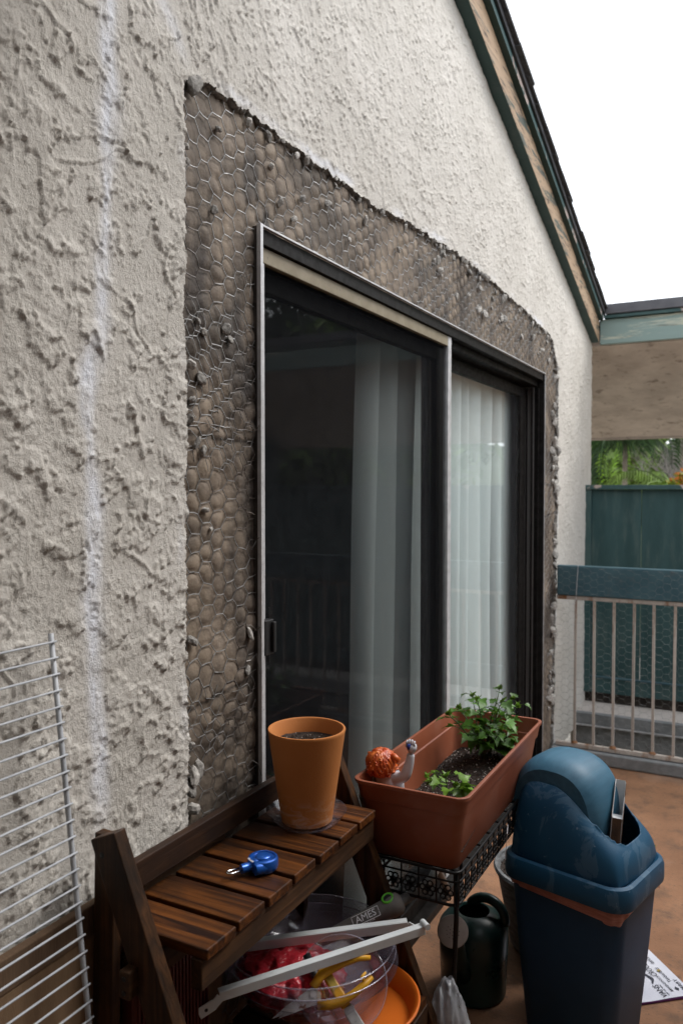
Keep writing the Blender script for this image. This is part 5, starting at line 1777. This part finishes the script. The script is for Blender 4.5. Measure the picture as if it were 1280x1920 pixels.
for k in (1, 2):
    c2_ = MB()
    CC2 = (CC[0] - .006 * k, CC[1] + .008 * k, CC[2] + .016 * k)
    c2_.lathe([(.0001, .0), (.120, .0), (.131, .004), (.150, .030), (.157, .036), (.169, .060), (.178, .066), (.180, .069)], 64, CC2)
    c2_.tube([(CC2[0] + .180 * math.cos(2 * PI * q / 64), CC2[1] + .180 * math.sin(2 * PI * q / 64), CC2[2] + .069) for q in range(64)], .0016, 6, closed=True)
    tag(c2_.build('clear_dish', M['clear2'], None, smooth=True), ('second clear dish, nested inside the large one' if k == 1 else 'uppermost large clear dish of the nested stack'), 'saucer', 'clear dishes on the lower shelf')
n_ = Vector((.30, -.62, .72)).normalized(); qd = n_.to_track_quat('Z', 'Y').to_matrix().to_4x4(); qd.translation = Vector((.264, 1.398, .463))
sdsh = MB(); sdsh.lathe([(.0001, -.012), (.066, -.012), (.073, -.008), (.083, .014), (.088, .018), (.090, .020)], 56, M=qd)
sdsh.tube([(.090 * math.cos(2 * PI * q / 56), .090 * math.sin(2 * PI * q / 56), .020) for q in range(56)], .0014, 6, closed=True, M=qd)
tag(sdsh.build('small_clear_dish', M['clear2'], None, smooth=True), 'small tilted clear plastic dish under the yellow pruning shears', 'saucer', 'clear dishes on the lower shelf')

# red plastic bag, crumpled
M['red_bag'] = mat('red_plastic_bag', (.34, .012, .022), (.50, .03, .045), scale=18, detail=8, rough=.28, third=(.60, .14, .17), tscale=14, tlo=.58, thi=.72, bump=.01, bscale=26)
def crumple(name, c, rx, ry, rz, m, label, cat, seed, amp=.28, freq=3.0):
    bmm = bmesh.new(); bmesh.ops.create_icosphere(bmm, subdivisions=5, radius=1)
    P = np.array([v.co[:] for v in bmm.verts], np.float32)
    n1 = 1 - np.abs(fbm(P[:, 0] * freq + P[:, 2] * 1.3, P[:, 1] * freq - P[:, 2] * 1.7, 4, seed)) * 2.4
    n2 = fbm(P[:, 2] * freq * 1.5, (P[:, 0] + P[:, 1]) * freq, 4, seed + 3)
    s = 1 + amp * (n1 - .5) + amp * .6 * n2
    for v, k in zip(bmm.verts, s):
        v.co = Vector((v.co.x * rx * k, v.co.y * ry * k, max(-rz * .82, v.co.z * rz * k)))
    me = bpy.data.meshes.new(name); bmm.to_mesh(me); bmm.free(); me.materials.append(m)
    me.polygons.foreach_set('use_smooth', np.ones(len(me.polygons), bool))
    o = link(name, me, None, c)
    return tag(o, label, cat)
crumple('red_bag', (.140, 1.400, ZL + .092), .105, .095, .046, M['red_bag'], 'crumpled red plastic bag inside the clear dishes', 'plastic bag', 3)
M['haze_bag'] = clear_mat('hazy_bag', (.92, .94, .97), base=.04, rough=.3, haze=.36, hcol=(.60, .62, .66))
crumple('clear_bag', (.395, 1.655, .165), .052, .060, .19, M['haze_bag'], 'crumpled clear plastic bag standing beside the leg of the plant stand', 'plastic bag', 13, .20, 1.4)

# pruning shears lying in the small dish
M['yellow'] = mat('yellow_grip', (.62, .30, .008), (.74, .38, .015), scale=20, rough=.42, third=(.45, .22, .02), tscale=12, tlo=.62, thi=.75)
M['steel'] = mat('stained_steel', (.36, .33, .30), (.60, .58, .56), scale=40, rough=.4, metal=.6, third=(.16, .07, .04), tscale=60, tlo=.56, thi=.62)
SO = Vector((.262, 1.405, .470)) + n_ * .034
sx_ = (Vector((.87, .45, 0)) - n_ * Vector((.87, .45, 0)).dot(n_)).normalized(); sy_ = n_.cross(sx_)
def S(x, y, z=0.0): return SO + sx_ * (x * 1.28 - .030) + sy_ * (y * 1.28 - .024) + n_ * z
sh_ = empty('pruning_shears', SO, 0, 'yellow handled pruning shears with rusty blades on the small clear dish', 'shears')
def blade(pts, z0, z1):
    b_ = MB(); b_.loft([[tuple(S(x, y, z0)) for x, y in pts], [tuple(S(x, y, z1)) for x, y in pts]], 0, None, True, True); return b_
def grip(pts, rs_):
    b_ = MB(); b_.tube([S(x, y, .002) for x, y in pts], rs_, 10); return b_
grip([(-.022, .002), (-.010, .018), (.006, .027), (.026, .036), (.048, .043), (.068, .043)], [.009, .0095, .0085, .0078, .0072, .0045]).build('grip', M['yellow'], sh_, smooth=True)
grip([(-.014, -.022), (.004, -.022), (.022, -.018), (.040, -.008), (.056, .004), (.070, .016)], [.009, .0095, .0085, .0078, .0072, .0045]).build('grip', M['yellow'], sh_, smooth=True)
blade([(-.030, -.002), (-.016, .008), (-.012, -.010), (-.028, -.018), (-.050, -.030), (-.082, -.040), (-.060, -.022)], -.001, .0015).build('blade', M['steel'], sh_)
blade([(-.030, -.006), (-.010, -.004), (-.008, -.020), (-.030, -.026), (-.052, -.034), (-.072, -.040), (-.05, -.026)], .0018, .004).build('blade', M['steel'], sh_)
b_ = MB(); b_.tube([S(-.021, -.008, -.003), S(-.021, -.008, .007)], .0062, 14); b_.build('pivot_bolt', M['steel'], sh_, autosmooth=True)
b_ = MB(); b_.tube([S(.058, .006, .004), S(.054, .016, .005), S(.060, .022, .004)], [.003, .004, .0025], 8); b_.build('catch', M['yellow'], sh_, smooth=True)

# a putty knife and a screwdriver under the shears
kn = empty('scraper', S(.01, .01, -.016), 0, 'scraper with grey handle and yellow label beneath the pruning shears', 'hand tool')
b_ = MB(); b_.bar(S(-.018, .046, -.012), S(.030, -.022, -.012), .020, .008, n_); b_.build('handle', M['yellow'], kn, bevel=.003)
M['grey_plastic'] = mat('grey_plastic', (.30, .29, .28), (.42, .41, .40), scale=30, rough=.5, third=(.12, .11, .1), tscale=40, tlo=.6, thi=.66)
b_ = MB(); b_.bar(S(.0301, -.0222, -.012), S(.056, -.058, -.012), .022, .006, n_); b_.build('blade', M['grey_plastic'], kn, bevel=.002)
b_ = MB(); b_.bar(S(-.006, .029, -.0072), S(.014, .001, -.0072), .013, .0008, n_); b_.build('printed_label', M['ink_yellow'], kn)
sdv = empty('screwdriver', S(-.02, .03, -.012), 0, 'dark handled screwdriver with steel shaft lying in the small dish', 'screwdriver')
b_ = MB(); b_.tube([S(-.034, .050, -.010), S(-.020, .022, -.010), S(-.012, .008, -.010)], [.008, .009, .006], 10); b_.build('handle', M['black_plastic'], sdv, smooth=True)
b_ = MB(); b_.tube([S(-.012, .008, -.010), S(.016, -.040, -.010)], .0022, 8); b_.build('shaft', M['chrome'], sdv)

# two white shelf brackets across the dishes
M['white_metal'] = mat('white_enamel', (.60, .63, .64), (.70, .73, .74), scale=12, rough=.4, third=(.42, .40, .38), tscale=40, tlo=.68, thi=.74)
br1 = empty('shelf_bracket', (.232, 1.385, .50), 0, 'white metal shelf bracket in front, with a holed tab at its near end', 'bracket', 'white brackets lying across the dishes')
A_, B_ = Vector((.112, 1.195, .510)), Vector((.390, 1.53, .544))
b_ = MB(); b_.bar(A_, B_, .003, .018, (0, 0, 1)); b_.bar(A_ + Vector((-.006, .004, .0085)), B_ + Vector((-.006, .004, .0085)), .015, .002, (0, 0, 1)); b_.build('channel', M['white_metal'], br1, bevel=.0008)
dv = (B_ - A_).normalized(); sv = dv.cross(Vector((0, 0, 1))).normalized()
b_ = MB(); b_.bar(A_ + dv * .002, A_ - dv * .012 + Vector((0, 0, -.012)), .003, .018, (0, 0, 1)); b_.bar(A_ - dv * .010 + Vector((0, 0, -.010)), A_ - dv * .040 + Vector((0, 0, -.020)), .003, .022, (0, 0, 1)); b_.build('end_tab', M['white_metal'], br1, bevel=.001)
b_ = MB(); hc_ = A_ - dv * .026 + Vector((0, 0, -.0155)) + sv * .0017; b_.tube([hc_ - sv * .0002, hc_ + sv * .0003], .0034, 12); b_.build('screw_hole', M['black_plastic'], br1)
b_ = MB(); b_.tube([B_ + Vector((0, 0, .012)) + sv * .012, B_ + Vector((0, 0, .012)) - sv * .012], .0065, 12); b_.build('curled_end', M['white_metal'], br1, autosmooth=True)
br2 = empty('shelf_bracket', (.155, 1.53, .47), 0, 'white metal shelf bracket behind, with a hooked far end', 'bracket', 'white brackets lying across the dishes')
A2, B2 = Vector((.0354, 1.36, .4965)), Vector((.348, 1.54, .5366))
b_ = MB(); b_.bar(A2, B2, .003, .019, (0, 0, 1)); b_.bar(A2 + Vector((-.006, .006, .009)), B2 + Vector((-.006, .006, .009)), .015, .002, (0, 0, 1)); b_.build('channel', M['white_metal'], br2, bevel=.0008)
d2_ = (B2 - A2).normalized()
b_ = MB(); b_.bar(B2 + Vector((0, 0, .006)), B2 + d2_ * .032 + Vector((0, 0, -.016)), .003, .008, (0, 0, 1)); b_.bar(B2 + d2_ * .005 + Vector((0, 0, -.006)), B2 + d2_ * .034 + Vector((0, 0, -.020)), .003, .010, (0, 0, 1)); b_.build('hook', M['white_metal'], br2, bevel=.001)

# garden tool with a rubber handle
M['grip_grey'] = mat('grey_rubber', (.105, .092, .085), (.14, .125, .115), scale=25, rough=.75, bump=.0006, bscale=400)
M['lime'] = mat('lime_ring', (.10, .42, .03), (.14, .52, .05), scale=20, rough=.45)
M['pewter'] = mat('pewter_shaft', (.10, .098, .095), (.16, .157, .153), scale=20, rough=.45, metal=.3)
T0, T1, T2 = Vector((.157, 1.50, .474)), Vector((.301, 1.60, .547)), Vector((.240, 1.95, .430))
tool = empty('garden_tool', T0, 0, 'garden tool with grey rubber handle and lime green ring', 'garden tool')
td = (T1 - T0).normalized(); ts = td.cross(Vector((0, 0, 1))).normalized(); tu = ts.cross(td)
b_ = MB(); b_.tube([T0, T0 + td * .05, T0 + td * .12 , T0 + td * .15, T0 + td * .172, T1, T1 + td * .008], [.012, .016, .0195, .021, .0235, .0235, .014], 18); b_.build('handle', M['grip_grey'], tool, smooth=True)
rc = T0 + td * .170 + tu * .0200
qm = (tu * .95 + ts * .25).normalized().to_track_quat('Z', 'Y').to_matrix().to_4x4(); qm.translation = rc
b_ = MB(); b_.lathe([(.0095, .0035), (.0125, .0045), (.0145, .0035), (.0150, -.002)], 28, M=qm); b_.build('ring', M['lime'], tool, smooth=True)
b_ = MB(); b_.disc(.0098, 24, (0, 0, .0030), M=qm); b_.build('ring_hole', M['black_plastic'], tool)
b_ = MB(); b_.tube([T1 - td * .01, T1 + Vector((-.01, .06, -.02)), T2, Vector((.045, 2.50, .19)), Vector((.040, 2.62, .05))], .0125, 12); b_.build('shaft', M['pewter'], tool, smooth=True)
nrm = (ts * .72 + tu * .70).normalized(); up_ = nrm.cross(td)
if up_.z < 0: up_ = -up_
lc = T0 + td * .112 + nrm * .0200
text('lettering', 'AMES', .020, lc, td, up_, M['white_print'], tool, .0002)
text('lettering', 'SINCE 1774', .0065, lc - up_ * .0125 + nrm * -.001, td, up_, M['white_print'], tool, .0002)
b_ = MB(); fw, fh = .031, .0100
cs = [lc + td * x + up_ * y for x, y in ((-fw, -fh), (fw, -fh), (fw, fh), (-fw, fh))]
for k in range(4): b_.bar(cs[k], cs[(k + 1) % 4], .0010, .0010, nrm)
b_.build('logo_frame', M['white_print'], tool)
